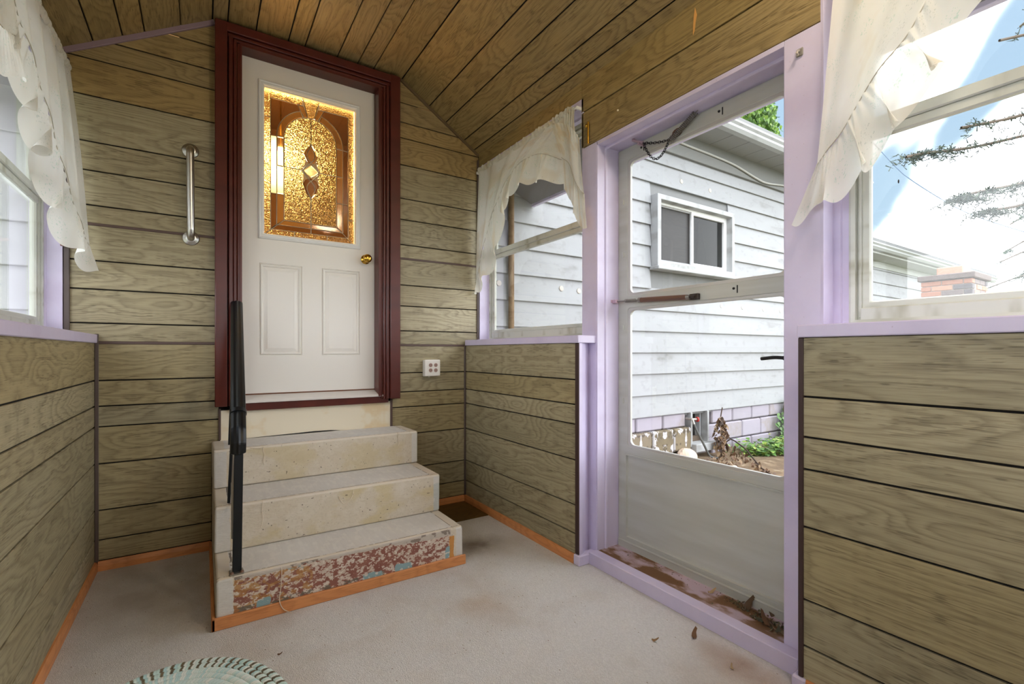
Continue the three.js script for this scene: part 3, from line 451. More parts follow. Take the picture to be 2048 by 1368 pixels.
for (const [n, a, b] of [['window_8', 0.0, 0.85]]) { const w = struct(n), f = plane([0, 0, ZE + 0.02], [-1, 0, 0], [0, 1, 0]); part(w, 'outer_frame', ring(-b, -a, SILL, 2.5, [[0, -0.02], [0, 0.01], [0.04, 0.008], [0.042, -0.03]], f), alu); part(w, 'meeting_rail', bx(a, b, 1.84, 1.9, ZE + 0.02, ZE + 0.05), alu); part(w, 'glass_pane', bx(a + 0.03, b - 0.03, SILL + 0.03, 2.47, ZE + 0.03, ZE + 0.033, 0), glass); }
// ---------------------------------------------------------------- concrete steps, handrail, small fittings
const concreteBump = tex(512, 512, (x, y) => { const n = fbm(x * 30, y * 30, 4, 2), p = noise(x * 70, y * 70, 6) > 0.9 ? 0.5 : 0; return 0.4 + 0.5 * n - p * 0.6; }, { srgb: false, mw: 0.5, mh: 0.5 });
{
  const steps = thing('concrete_steps', 'three worn concrete steps with peeling paint on the lowest riser', 'steps');
  const x0 = -0.148, x1 = 0.972, w = x1 - x0;
  const side = mat([196, 190, 180], 0.85, { bumpMap: concreteBump, bumpScale: 0.003, map: tex(256, 256, (x, y) => grubby([255, 252, 246], [206, 196, 176], 0.8, 5, 12)(x, y), { mw: 0.8, mh: 0.8 }) });
  const riserTex = (k) => tex(1024, 192, (x, y) => { // y up the riser, x across
    const X = x * w, n = fbm(x * 6, y * 2, 5, 20 + k), m = fbm(x * 40, y * 9, 4, 30 + k), hair = fbm(x * 150, y * 28, 3, 44 + k);
    let c = mix3([218, 208, 192], [204, 190, 166], clamp(0.2 + 1.1 * (n - 0.35))); c = mix3(c, [228, 220, 208], 0.3 * sstep(0.45, 0.75, m)); c = mix3(c, [190, 176, 156], 0.3 * sstep(0.6, 0.75, hair));
    c = mix3(c, [206, 188, 136], (k === 1 ? 0.45 : 0.3) * sstep(0.5, 0.66, n));
    if (noise(x * 90, y * 17, 60 + k) > 0.93 && hair > 0.45) c = mix3(c, [96, 84, 72], 0.65); // pin holes
    const ends = Math.max(sstep(0.075, 0.05, X + 0.01 * (m - 0.5)), sstep(w - 0.05, w - 0.03, X));
    if (k === 0) { // paint flaking off in layers: oxblood, ochre, grey, blue
      const inn = X > 0.062 + 0.02 * (m - 0.5) && X < w - 0.07, top = y < 0.93 - 0.10 * sstep(0.62, 0.78, x) + 0.12 * (m - 0.5) - 0.10 * sstep(0.35, 0.1, x) * 0.2;
      if (inn && top) {
        c = mix3([218, 202, 188], [198, 178, 162], n);
        const red = fbm(x * 60, y * 14, 5, 91) * 0.62 + fbm(x * 190, y * 60, 3, 93) * 0.38 + 0.16 * (fbm(x * 6, y * 1.6, 3, 92) - 0.5) - 0.10 * Math.abs(y - 0.5) - 0.05 * sstep(0.6, 0.95, x) + 0.03;
        c = mix3(c, mix3([148, 90, 76], [122, 66, 54], m), 0.85 * sstep(0.455, 0.50, red));
        if (x < 0.33) { const o = fbm(x * 46, y * 12, 5, 95); c = mix3(c, [182, 130, 74], 0.7 * sstep(0.5, 0.58, o)); }
        if (y < 0.34 && x < 0.62) { const g = fbm(x * 44, y * 10, 5, 97); c = mix3(c, [112, 106, 94], 0.85 * sstep(0.47, 0.52, g + 0.12 * (0.34 - y) - 0.12 * sstep(0.4, 0.6, x))); }
        const b = fbm(x * 17, y * 4.5, 4, 99); const where = Math.max(sstep(0.07, 0.03, Math.abs(x - 0.57)) * sstep(0.5, 0.3, y), sstep(0.06, 0.03, Math.abs(x - 0.71)) * sstep(0.55, 0.35, y), sstep(0.03, 0.015, Math.abs(x - 0.155)) * sstep(0.45, 0.3, y), 0.9 * sstep(0.03, 0.01, Math.abs(x - 0.93)) * sstep(0.7, 0.5, y)); c = mix3(c, [142, 172, 178], sstep(0.47, 0.52, b * 0.6 + where * 0.38));
        if (fbm(x * 70, y * 18, 3, 101) > 0.66) c = mix3(c, [226, 216, 204], 0.8);
      } else if (inn) { c = mix3([206, 196, 184], [180, 168, 158], m); if (m > 0.6) c = mix3(c, [90, 76, 66], 0.5); }
      if (Math.abs(X - (w - 0.066)) < 0.012 + 0.012 * (m - 0.4) && y < 0.8) c = mix3(c, [206, 140, 66], 0.9);
    }
    if (ends > 0.5) { c = mix3([222, 219, 214], [208, 202, 194], 0.6 * m + 0.3 * hair); if (k === 1 && x > 0.5 && n > 0.5) c = mix3(c, [166, 178, 178], 0.4); }
    if (k && y > 0.94) c = mix3(c, [222, 212, 198], 0.7);
    return c;
  });
  const treadTex = (k) => tex(1024, 256, (x, y) => { // y from the back to the nosing
    const X = x * w, n = fbm(x * 7, y * 2, 5, 120 + k), m = fbm(x * 60, y * 8, 4, 130 + k), st = fbm(x * 170, y * 2.5, 3, 140 + k);
    let c = mix3([222, 219, 216], [204, 199, 196], 0.6 * n + 0.4 * st); c = mix3(c, [230, 226, 220], 0.4 * sstep(0.5, 0.7, m));
    const l = 0.055 + 0.012 * (m - 0.5), r = w - 0.055;
    if (X < l || X > r) c = mix3([222, 212, 198], [206, 194, 178], n);
    if (k < 2 && Math.abs(X - 0.062 - 0.006 * (m - 0.5)) < 0.0045 && m > 0.36) c = mix3(c, [92, 80, 70], 0.8); if (Math.abs(X - r) < 0.003 && m > 0.45) c = mix3(c, [130, 116, 102], 0.7);
    if (y > 0.93) { c = mix3(c, [214, 200, 180], 0.75); } if (Math.abs(y - 0.93 - 0.015 * (m - 0.5)) < 0.008 && (m > 0.42)) c = mix3(c, [120, 104, 90], 0.75);
    return c;
  });
  const D = [[0.004, 0.945, 0.0, 0.2], [0.004, 0.65, 0.2, 0.414], [0.004, 0.307, 0.414, 0.617]];
  D.forEach(([za, zb, ya, yb], k) => {
    const g = new RoundedBoxGeometry(w, yb - ya, zb - za, 3, 0.012); const p = g.attributes.position, r = 0.004;
    for (let i = 0; i < p.count; i++) { const q = [p.getX(i), p.getY(i), p.getZ(i)]; p.setXYZ(i, q[0] + r * (noise(q[1] * 40, q[2] * 40 + 3, k) - 0.5), q[1] + (q[1] > 0 ? r * (noise(q[0] * 50, q[2] * 50, k + 5) - 0.5) : 0), q[2] + r * (noise(q[0] * 50, q[1] * 50, k + 9) - 0.5)); }
    // uv: risers and treads carry their own worn surface
    const n = g.attributes.normal, uv = g.attributes.uv, vis0 = k < 2 ? D[k + 1][1] : za, dep = zb - vis0;
    for (let i = 0; i < p.count; i++) { const ny = Math.abs(n.getY(i)), nz = Math.abs(n.getZ(i)); if (ny > 0.7) uv.setXY(i, p.getX(i) / w + 0.5, (p.getZ(i) + (zb + za) / 2 * 0 + (zb - za) / 2 - (vis0 - za)) / dep); else if (nz >= 0.7) uv.setXY(i, p.getX(i) / w + 0.5, p.getY(i) / (yb - ya) + 0.5); else uv.setXY(i, p.getZ(i), p.getY(i)); }
    g.translate((x0 + x1) / 2, (ya + yb) / 2, (za + zb) / 2);
    const rm = mat([255, 255, 255], 0.85, { map: riserTex(k), bumpMap: concreteBump, bumpScale: 0.002 }), tm = mat([255, 255, 255], 0.8, { map: treadTex(k) });
    const o = part(steps, 'step', g, [side, side, tm, side, rm, side]);
  });
  part(steps, 'kick_strip', (() => { const g = bx(x0 - 0.014, x1 + 0.012, 0, 0.05, 0.943, 0.957, 0.003); return uvm(g, 'x'); })(), baseWood, 'orange wooden strip along the foot');
  part(steps, 'side_strip', bx(x0 - 0.014, x0, 0, 0.05, 0.01, 0.957, 0.003, 'z'), baseWood);
  const grp = 'carpet threads left on the steps';
  const thread = (pts, label) => thing('loose_thread', label, 'thread', grp, tube(pts, 0.0016, 24, 5), mat([226, 212, 192], 0.9));
  thread([[0.075, 0.619, 0.3], [0.085, 0.617, 0.309], [0.083, 0.59, 0.312], [0.09, 0.57, 0.311], [0.085, 0.535, 0.313], [0.09, 0.515, 0.312]], 'frayed pale thread hanging from the top step near the handrail');
  thread([[0.125, 0.62, 0.3], [0.1, 0.617, 0.311], [0.07, 0.608, 0.312], [0.04, 0.61, 0.311], [0.02, 0.616, 0.31]], 'pale thread lying along the nosing of the top step');
  thread([[0.84, 0.618, 0.3], [0.842, 0.61, 0.311], [0.838, 0.58, 0.312], [0.845, 0.555, 0.312], [0.838, 0.535, 0.312]], 'knotted pale thread hanging at the window end of the top step');
  thread([[0.05, 0.412, 0.645], [0.05, 0.41, 0.654], [0.047, 0.37, 0.655], [0.05, 0.33, 0.655], [0.042, 0.29, 0.655]], 'long pale thread hanging down the middle riser near the handrail');
  thread([[0.40, 0.38, 0.654], [0.42, 0.34, 0.656], [0.45, 0.345, 0.656], [0.47, 0.37, 0.655], [0.475, 0.4, 0.654]], 'looped pale thread hanging on the middle of the middle riser');
  thread([[0.09, 0.2, 0.9], [0.095, 0.19, 0.949], [0.092, 0.12, 0.951], [0.085, 0.06, 0.958], [0.1, 0.02, 0.96], [0.13, 0.004, 0.98]], 'fine pale thread trailing over the lowest riser onto the carpet');
}
// black iron handrail
{
  const r = thing('handrail', 'black iron stair handrail with a flat post bolted to the lowest step', 'handrail');
  const P0 = [-0.064, 0.80, 0.885], P1 = [-0.030, 1.405, 0.10];
  const prof = [[-0.030, -0.006], [-0.028, 0.006], [-0.018, 0.013], [-0.008, 0.014], [0.0, 0.019], [0.008, 0.014], [0.018, 0.013], [0.028, 0.006], [0.030, -0.006], [0.022, -0.012], [-0.022, -0.012]];
  const path = [[-0.066, 0.70, 0.905], [-0.0655, 0.745, 0.915], P0, [-0.06, 0.865, 0.80], [-0.047, 1.1, 0.495], P1], c = new THREE.CatmullRomCurve3(path.map((p) => V3(...p)), false, 'catmullrom', 0.25), N = 40, T = [], rows = [];
  for (let i = 0; i <= N; i++) { const t = i / N, p = c.getPoint(t), d = c.getTangent(t), s = V3(1, 0, 0).addScaledVector(d, -d.x).normalize(), u = d.clone().cross(s).multiplyScalar(-1); if (u.y < 0 && Math.abs(d.y) < 0.9) u.multiplyScalar(-1); if (Math.abs(d.y) >= 0.9) { u.set(0, 0, 1).addScaledVector(d, -d.z).normalize(); } const k = i === 0 ? 0.8 : 1; rows.push(prof.map(([a, b]) => [p.x + s.x * a * k + u.x * b * k, p.y + s.y * a * k + u.y * b * k, p.z + s.z * a * k + u.z * b * k])); }
  for (let i = 0; i < N; i++) for (let j = 0; j < prof.length; j++) { const k = (j + 1) % prof.length; T.push([rows[i][j], rows[i][k], rows[i + 1][k]], [rows[i][j], rows[i + 1][k], rows[i + 1][j]]); }
  for (const R of [rows[0], rows[N]]) for (let j = 1; j + 1 < R.length; j++) T.push(R === rows[0] ? [R[0], R[j + 1], R[j]] : [R[0], R[j], R[j + 1]]);
  part(r, 'rail', uvm(flat(T), 'y'), blackIron);
  part(r, 'collar', cyl([-0.0605, 0.852, 0.80], [-0.06, 0.866, 0.787], 0.034, 0.034, 14), blackIron);
  const post = (xb, zb, yb, xt, zt, yt, wd) => { const g = bx(-wd / 2, wd / 2, 0, 1, -wd * 0.32, wd * 0.32, 0.002, 'y'); const M = new THREE.Matrix4().set(1, xt - xb, 0, xb, 0, yt - yb, 0, yb, 0, zt - zb, 1, zb, 0, 0, 0, 1); g.applyMatrix4(M); g.computeVertexNormals(); return g; };
  part(r, 'post', post(-0.0705, 0.905, 0.2, -0.060, 0.86, 0.81, 0.034), blackIron);
  part(r, 'post', post(-0.062, 0.17, 0.617, -0.036, 0.16, 1.35, 0.026), blackIron);
  part(r, 'baluster', post(-0.088, 0.6, 0.414, -0.062, 0.58, 1.02, 0.013), blackIron); part(r, 'baluster', post(-0.074, 0.4, 0.414, -0.052, 0.38, 1.17, 0.013), blackIron);
  part(r, 'lower_rail', post(-0.082, 0.86, 0.33, -0.058, 0.17, 0.80, 0.014), zinc);
  part(r, 'base_plate', bx(-0.098, -0.046, 0.2, 0.206, 0.878, 0.936, 0.002), zinc);
for (const [bxx, bzz] of [[-0.053, 0.925], [-0.09, 0.925]]) part(r, 'bolt', lathe([[0, 0.008], [0.007, 0.006], [0.009, 0]], [bxx, 0.206, bzz], [0, 1, 0], 6), rusty);
}
// brushed steel grab bar
{
  const g = thing('grab_bar', 'short vertical brushed steel grab bar on the panelled wall', 'grab bar');
  const A = [-0.249, 2.253, 0], B = [-0.2465, 1.764, 0];
  const fl = [[0, 0.016], [0.02, 0.016], [0.026, 0.012], [0.036, 0.007], [0.0405, 0.004], [0.0405, 0.0]];
  const bar = new THREE.TubeGeometry(new THREE.CatmullRomCurve3([[A[0], A[1], 0.006], [A[0], A[1], 0.03], [A[0], A[1] - 0.008, 0.052], [A[0], A[1] - 0.03, 0.064], [A[0], A[1] - 0.07, 0.066], [(A[0] + B[0]) / 2, 2.0, 0.066], [B[0], B[1] + 0.07, 0.066], [B[0], B[1] + 0.03, 0.064], [B[0], B[1] + 0.008, 0.052], [B[0], B[1], 0.03], [B[0], B[1], 0.006]].map((p) => V3(...p)), false, 'catmullrom', 0.5), 90, 0.0185, 20);
  const brushed = new THREE.MeshPhysicalMaterial({ color: S(206, 204, 202), metalness: 1, roughness: 0.28 });
  part(g, 'bar', bar, brushed);
  for (const p of [A, B]) part(g, 'flange', lathe(fl, p, [0, 0, 1], 36), brushed);
}
// surface-mounted socket box
{
  const o = thing('socket_box', 'white surface-mounted socket box with four round outlets', 'socket');
  const wp = mat([238, 234, 228], 0.35), x0 = 1.131, x1 = 1.246, y0 = 0.954, y1 = 1.072;
  part(o, 'back_box', bx(x0, x1, y0 - 0.002, y1 - 0.002, 0, 0.03, 0.004), wp); part(o, 'cover', (() => { const g = new RoundedBoxGeometry(x1 - x0 + 0.004, y1 - y0, 0.02, 3, 0.007); g.translate((x0 + x1) / 2, (y0 + y1) / 2, 0.04); return g; })(), wp);
  const pk = mat([176, 146, 136], 0.5);
  for (const sx of [-1, 1]) for (const sy of [-1, 1]) { const c = [(x0 + x1) / 2 + 0.004 + sx * 0.0195, (y0 + y1) / 2 + 0.002 + sy * 0.0185]; const s = part(o, 'socket', lathe([[0, 0.0015], [0.0105, 0.0015], [0.0125, 0.0035], [0.0142, 0.002], [0.0142, -0.002]], [c[0], c[1], 0.0495], [0, 0, 1], 24), pk); part(s, 'slot', [bx(c[0] - 0.006, c[0] - 0.0035, c[1] - 0.004, c[1] + 0.005, 0.0505, 0.0515, 0), bx(c[0] + 0.0035, c[0] + 0.006, c[1] - 0.004, c[1] + 0.005, 0.0505, 0.0515, 0), bx(c[0] - 0.002, c[0] + 0.002, c[1] - 0.009, c[1] - 0.006, 0.0505, 0.0515, 0)], mat([52, 20, 18], 0.6)); }
  part(o, 'clip', bx(1.17, 1.184, 0.944, 0.954, 0.0, 0.012, 0.002), mat([226, 222, 214], 0.5));
}
// braided oval rug: a spiral of plaited cord
{
  const rug = thing('braided_rug', 'oval braided rug in pale aqua with brown flecks round the border', 'rug');
  const cx = -0.285, cz = 1.625, A = 0.353, B = 0.497, rr = rng(5), aqua = [[210, 234, 230], [224, 240, 237], [236, 243, 240], [192, 226, 228]], brown = [128, 114, 92];
  const braidTex = (f, w, s) => tex(1024, 32, (x, y) => { const k = x * 240, st = Math.floor(k + (y - 0.5) * 0.9), q = hash(st, Math.floor(y * 2.999), s), fr = k + (y - 0.5) * 0.9 - st; let c = aqua[Math.floor(hash(st, 7, s) * 4)]; c = mix3(c, [244, 246, 243], w); if (f && st % 3 === 0 && Math.abs(y - 0.5) < 0.46) c = mix3(brown, [88, 78, 60], q); return mix3(c, [150, 176, 176], 0.35 * sstep(0.3, 0.5, Math.abs(fr - 0.5))); }, { mw: 1, mh: 1, wrap: THREE.RepeatWrapping });
  const mats = [0.15, 0.4, 0.8].map((w, i) => mat([255, 255, 255], 0.95, { map: braidTex(false, w, 3 + i) })), fm = mat([255, 255, 255], 0.95, { map: braidTex(true, 0, 9) });
  const n = 12;
  for (let k = 0; k < n; k++) {
    const e = k * 0.0275 + 0.014, a = A - e, b = B - e; if (a < 0.012) break;
    const N = 220, R = 10, pos = [], uv = [], idx = [], per = Math.PI * (a + b);
    for (let i = 0; i <= N; i++) { const t = i / N * Math.PI * 2, x = cx + a * Math.sign(Math.cos(t)) * Math.pow(Math.abs(Math.cos(t)), 0.94), z = cz + b * Math.sign(Math.sin(t)) * Math.pow(Math.abs(Math.sin(t)), 0.94), nx = Math.cos(t) / a, nz = Math.sin(t) / b, l = Math.hypot(nx, nz) || 1; for (let j = 0; j <= R; j++) { const ph = j / R * Math.PI * 2, pl = 0.0012 * Math.sin(i / N * per / 0.012 * Math.PI + (ph > Math.PI / 2 && ph < Math.PI * 1.5 ? 1.6 : 0)); const q = 0.0142 * Math.cos(ph), hgt = 0.0062 + (0.0058 + pl) * Math.sin(ph); pos.push(x + nx / l * q, hgt, z + nz / l * q); uv.push(i / N * Math.max(1, Math.round(per / 2.6 * 2)) / 2, j / R * 2 % 1); } }
    for (let i = 0; i < N; i++) for (let j = 0; j < R; j++) { const p = i * (R + 1) + j; idx.push(p, p + 1, p + R + 1, p + 1, p + R + 2, p + R + 1); }
    const g = new THREE.BufferGeometry(); g.setAttribute('position', new THREE.Float32BufferAttribute(pos, 3)); g.setAttribute('uv', new THREE.Float32BufferAttribute(uv, 2)); g.setIndex(idx); g.computeVertexNormals();
    part(rug, 'braid', g, k < 2 ? fm : k < 4 ? mats[0] : k < 6 ? mats[1] : mats[2]);
  }
}
// offcut of wood-look sheet in the corner beside the steps
thing('floor_offcut', 'dark brown wood-look floor offcut lying in the corner beside the steps', 'board', null, bx(0.99, 1.46, 0.001, 0.006, 0.016, 0.375, 0.001, 'x', 0.3, 0.1), mat([150, 118, 58], 0.5, { map: woodMap }));
// ---------------------------------------------------------------- outside: the house wall, yard, trees
const WZ = -0.05;
const sideTex = tex(1024, 512, (x, y) => { const n = fbm(x * 5, y * 9, 5, 201), m = fbm(x * 40, y * 30, 4, 202); let c = mix3([156, 157, 160], [144, 144, 146], n); c = mix3(c, [102, 100, 97], 0.5 * sstep(0.64, 0.78, n) * m + 0.16 * sstep(0.6, 0.8, m)); return c; }, { mw: 2.4, mh: 1.2 });
const siding = mat([255, 255, 255], 0.6, { map: sideTex }), daylitSiding = mat([226, 227, 230], 0.6), sidingDark = mat([120, 120, 120], 0.7);  // left wall gets a paler copy: its brighter daylight put into the colour
const whiteWood = mat([170, 171, 173], 0.6, { map: tex(256, 256, (x, y) => grubby([255, 255, 255], [200, 198, 190], 0.7, 6, 33)(x, y), { mw: 0.8, mh: 0.8 }) });
{
  const hw = struct('wall_house');
  part(hw, 'backing', [bx(-7, -0.9, 0.45, 3.46, -0.35, -0.075, 0), bx(1.72, 3.67, 0.45, 3.46, -0.35, -0.075, 0), bx(4.84, 7.6, 0.45, 3.46, -0.35, -0.075, 0), bx(3.67, 4.84, 0.45, 2.02, -0.35, -0.075, 0), bx(3.67, 4.84, 2.66, 3.46, -0.35, -0.075, 0), bx(-0.9, 1.72, 3.1, 3.7, -0.35, -0.05, 0), bx(7.6, 14, 0.3, 2.62, -0.35, -0.075, 0), bx(-0.9, -0.62, 0.45, 3.1, -0.35, -0.05, 0), bx(1.62, 1.72, 0.45, 3.1, -0.35, -0.05, 0)], sidingDark);
  const lapGeo = (x0, x1, y0, h, k) => { const P = [[y0 + 0.006, 0.012], [y0, 0.022], [y0 + 0.004, 0.0245], [y0 + h, 0.002], [y0 + h, -0.02], [y0 + 0.006, -0.02]], T = []; for (let i = 0; i < P.length; i++) { const [a, p] = P[i], [b, q] = P[(i + 1) % P.length]; T.push([[x0, a, WZ - 0.017 + p], [x1, a, WZ - 0.017 + p], [x1, b, WZ - 0.017 + q]], [[x0, a, WZ - 0.017 + p], [x1, b, WZ - 0.017 + q], [x0, b, WZ - 0.017 + q]]); } for (const [x, f] of [[x0, 1], [x1, 0]]) for (let i = 1; i + 1 < P.length; i++) { const t = [P[0], P[i], P[i + 1]].map(([a, p]) => [x, a, WZ - 0.017 + p]); T.push(f ? t.reverse() : t); } return uvm(flat(T), 'x', k * 0.71, k * 0.13); };
  const lap = (x0, x1, y0, h, k) => part(hw, 'clapboard', lapGeo(x0, x1, y0, h, k), x1 < 0 ? daylitSiding : siding);
  const E = 0.2155;
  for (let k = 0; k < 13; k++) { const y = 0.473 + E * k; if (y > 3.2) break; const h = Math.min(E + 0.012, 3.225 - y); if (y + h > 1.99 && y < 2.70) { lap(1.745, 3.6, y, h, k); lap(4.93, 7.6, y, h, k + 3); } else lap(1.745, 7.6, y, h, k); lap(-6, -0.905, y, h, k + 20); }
  for (let k = 0; k < 11; k++) { const y = 0.386 + 0.2085 * k, h = Math.min(0.22, 2.54 - y); if (h > 0.02) lap(7.62, 14, y, h, k + 40); }
  part(hw, 'corner_board', bx(7.55, 7.66, 0.4, 3.2, -0.075, -0.02, 0.004, 'y'), whiteWood);
  // round plugs where the wall was blown with insulation
  const plugM = mat([186, 178, 170], 0.7), P = [[1.805, 1.682], [2.448, 1.685], [2.65, 1.677], [4.082, 2.943], [4.579, 2.939], [4.794, 1.655], [5.213, 1.659], [5.669, 1.657], [6.068, 1.657]];
  for (const [x, y] of P) part(hw, 'round_plug', lathe([[0, 0.004], [0.021, 0.004], [0.024, 0.001], [0.024, -0.01]], [x, y, WZ - 0.001 + (y > 2 ? 0.001 : 0)], [0, 0.05, 1], 20), plugM);
  part(hw, 'frieze_board', bx(1.745, 7.6, 3.2, 3.45, -0.075, -0.028, 0.004, 'x'), mat([116, 116, 114], 0.7)); part(hw, 'frieze_board', bx(-6, -0.905, 3.2, 3.45, -0.075, -0.028, 0.004, 'x'), mat([116, 116, 114], 0.7));
  // foundation: painted block courses and old stone, with a recess for the cellar window
  part(hw, 'foundation', [bx(-6, -0.9, -0.3, 0.5, -0.35, -0.12, 0), bx(1.745, 4.24, -0.3, 0.5, -0.35, -0.12, 0), bx(4.52, 7.6, -0.3, 0.5, -0.35, -0.12, 0), bx(4.24, 4.52, -0.3, 0.12, -0.35, -0.12, 0), bx(7.6, 14, -0.3, 0.5, -0.35, -0.12, 0)], mat([168, 160, 164], 0.9));
  const bp = tex(512, 512, (x, y) => { const n = fbm(x * 8, y * 8, 5, 301), m = fbm(x * 44, y * 44, 3, 303); return mix3(mix3([160, 152, 166], [148, 142, 150], n), [140, 128, 120], 0.55 * sstep(0.6, 0.75, fbm(x * 5, y * 9, 4, 305)) * m * 1.4); }, { mw: 1.2, mh: 1.2 });
  const blockM = mat([255, 255, 255], 0.8, { map: bp, bumpMap: bp, bumpScale: 0.003 });
  const st = tex(512, 512, (x, y) => { const n = fbm(x * 9, y * 9, 5, 311), m = fbm(x * 30, y * 30, 4, 312); let c = mix3([130, 116, 92], [96, 86, 70], n); if (fbm(x * 11, y * 7, 4, 313) > 0.56) c = [184, 180, 182]; return mix3(c, [60, 52, 44], 0.6 * sstep(0.6, 0.75, m)); }, { mw: 0.9, mh: 0.9 });
  const stoneM = mat([255, 255, 255], 0.95, { map: st, bumpMap: st, bumpScale: 0.012 });
  const bl = (x0, x1, y0, y1, m, z = -0.062, nm = 'block') => part(hw, nm, bx(x0 + 0.006, x1 - 0.006, y0 + 0.006, y1 - 0.006, -0.125, z, 0.012, 'x', x0 * 1.7, y0), m);
  for (const x of [1.8, 2.2, 2.6, 3.0, 3.4, 3.8]) bl(x, x === 3.8 ? 4.17 : x + 0.4, 0.32, 0.475, blockM); for (let x = 4.63; x < 7.5; x += 0.4) bl(Math.max(x, 4.53), x + 0.4, 0.315, 0.475, blockM);
  for (let x = 4.83; x < 7.5; x += 0.4) bl(Math.max(x - 0.002, 4.53), x + 0.4, 0.11, 0.315, blockM); bl(4.53, 4.83, 0.11, 0.315, blockM); for (let x = 4.63; x < 7.5; x += 0.4) bl(x, x + 0.4, -0.1, 0.11, blockM);
  for (const [a, b, c] of [[2.4, 2.9, 0.06], [2.9, 3.28, 0.05], [3.28, 3.6, 0.06], [3.6, 3.93, 0.07], [3.93, 4.215, 0.08]]) bl(a, b, c, 0.325, stoneM, -0.02, 'stone');
  for (const [a, b] of [[2.1, 2.7], [2.7, 3.3], [3.3, 3.8], [3.8, 4.2]]) bl(a, b, -0.15, 0.06, stoneM, -0.05, 'stone');
  // eaves, gutter, roof edge
  const roof = struct('roof_house');
  for (let i = 0; i < 19; i++) part(roof, 'soffit_panel', bx(1.75 + i * 0.31, 1.75 + i * 0.31 + 0.304, 3.435, 3.447, -0.06, 0.27, 0.002, 'z'), mat([140, 140, 140], 0.6));
  for (let i = 0; i < 14; i++) part(roof, 'soffit_panel', bx(-6 + i * 0.36, -6 + i * 0.36 + 0.354, 3.435, 3.447, -0.06, 0.27, 0.002, 'z'), mat([140, 140, 140], 0.6));
  const gut = (x0, x1, y, z) => { const q = [[0, 0], [0.06, 0], [0.085, 0.03], [0.085, 0.055], [0.105, 0.075], [0.105, 0.095], [0.092, 0.095], [0.092, 0.08], [0.07, 0.06], [0.0, 0.06]], T = []; for (let i = 0; i < q.length; i++) { const [a, p] = q[i], [b, r] = q[(i + 1) % q.length]; T.push([[x0, y + p, z + a], [x1, y + p, z + a], [x1, y + r, z + b]], [[x0, y + p, z + a], [x1, y + r, z + b], [x0, y + r, z + b]]); } return uvm(flat(T), 'x'); };
  for (const [a, b] of [[1.75, 7.72], [-6.1, -1.2]]) { part(roof, 'gutter', gut(a, b, 3.425, 0.27), whiteWood); part(roof, 'roof_edge', bx(a, b, 3.50, 3.60, -0.5, 0.33, 0.01, 'x'), mat([128, 128, 128], 0.8)); }
  part(roof, 'gutter', gut(7.66, 14.2, 2.63, 0.22), mat([150, 152, 150], 0.6)); part(roof, 'soffit_panel', bx(7.66, 14, 2.60, 2.63, -0.08, 0.23, 0.003, 'x'), mat([170, 172, 168], 0.7)); part(roof, 'frieze_board', bx(7.66, 14, 2.50, 2.60, -0.075, -0.03, 0.003, 'x'), mat([170, 172, 168], 0.7)); part(roof, 'roof_edge', bx(7.66, 14.2, 2.70, 2.79, -0.5, 0.30, 0.01, 'x'), mat([112, 112, 112], 0.8));
}
{ // sliding window in the house wall
  const w = struct('window_10'), f = plane([0, 0, -0.03], [1, 0, 0], [0, 1, 0]);
  part(w, 'casing', ring(3.607, 4.921, 1.985, 2.712, [[0, -0.03], [0, 0.062], [0.006, 0.066], [0.048, 0.066], [0.052, 0.062], [0.056, -0.05]], f), whiteWood);
  part(w, 'window_sill', bx(3.59, 4.96, 1.955, 1.99, -0.06, 0.06, 0.006, 'x'), whiteWood);
  part(w, 'track_frame', ring(3.66, 4.868, 2.038, 2.658, [[0, -0.02], [0, -0.005], [0.02, -0.005], [0.022, -0.03]], f), trimWhite);
  part(w, 'sash', ring(3.675, 4.26, 2.055, 2.645, [[0, -0.04], [0, -0.022], [0.022, -0.022], [0.024, -0.035]], f), mat([150, 150, 152], 0.5)); part(w, 'sash', ring(4.235, 4.855, 2.055, 2.645, [[0, -0.03], [0, -0.008], [0.034, -0.008], [0.036, -0.03]], f), trimWhite);
  part(w, 'glass_pane', bx(3.69, 4.25, 2.06, 2.64, -0.072, -0.069, 0), phys([58, 56, 56], 0.35, { specularIntensity: 0.35 })); part(w, 'glass_pane', bx(4.26, 4.83, 2.06, 2.64, -0.064, -0.061, 0), phys([26, 27, 28], 0.08, { specularIntensity: 0.3 }));
  const c = struct('window_11'); part(c, 'casing', [bx(4.215, 4.245, 0.10, 0.475, -0.12, -0.03, 0.004, 'y'), bx(4.505, 4.535, 0.10, 0.475, -0.12, -0.03, 0.004, 'y')], whiteWood); part(c, 'glass_pane', bx(4.25, 4.475, 0.19, 0.47, -0.17, -0.165, 0), mat([20, 20, 22], 0.15)); part(c, 'mullion', bx(4.468, 4.482, 0.18, 0.47, -0.17, -0.10, 0.003, 'y'), whiteWood); part(c, 'window_sill', bx(4.23, 4.62, 0.05, 0.135, -0.15, 0.03, 0.006, 'x'), whiteWood);
  part(c, 'recess', [bx(4.245, 4.505, 0.13, 0.19, -0.2, -0.12, 0.002), bx(4.2, 4.6, 0.0, 0.6, -0.35, -0.2, 0)], mat([96, 82, 70], 0.9));
}
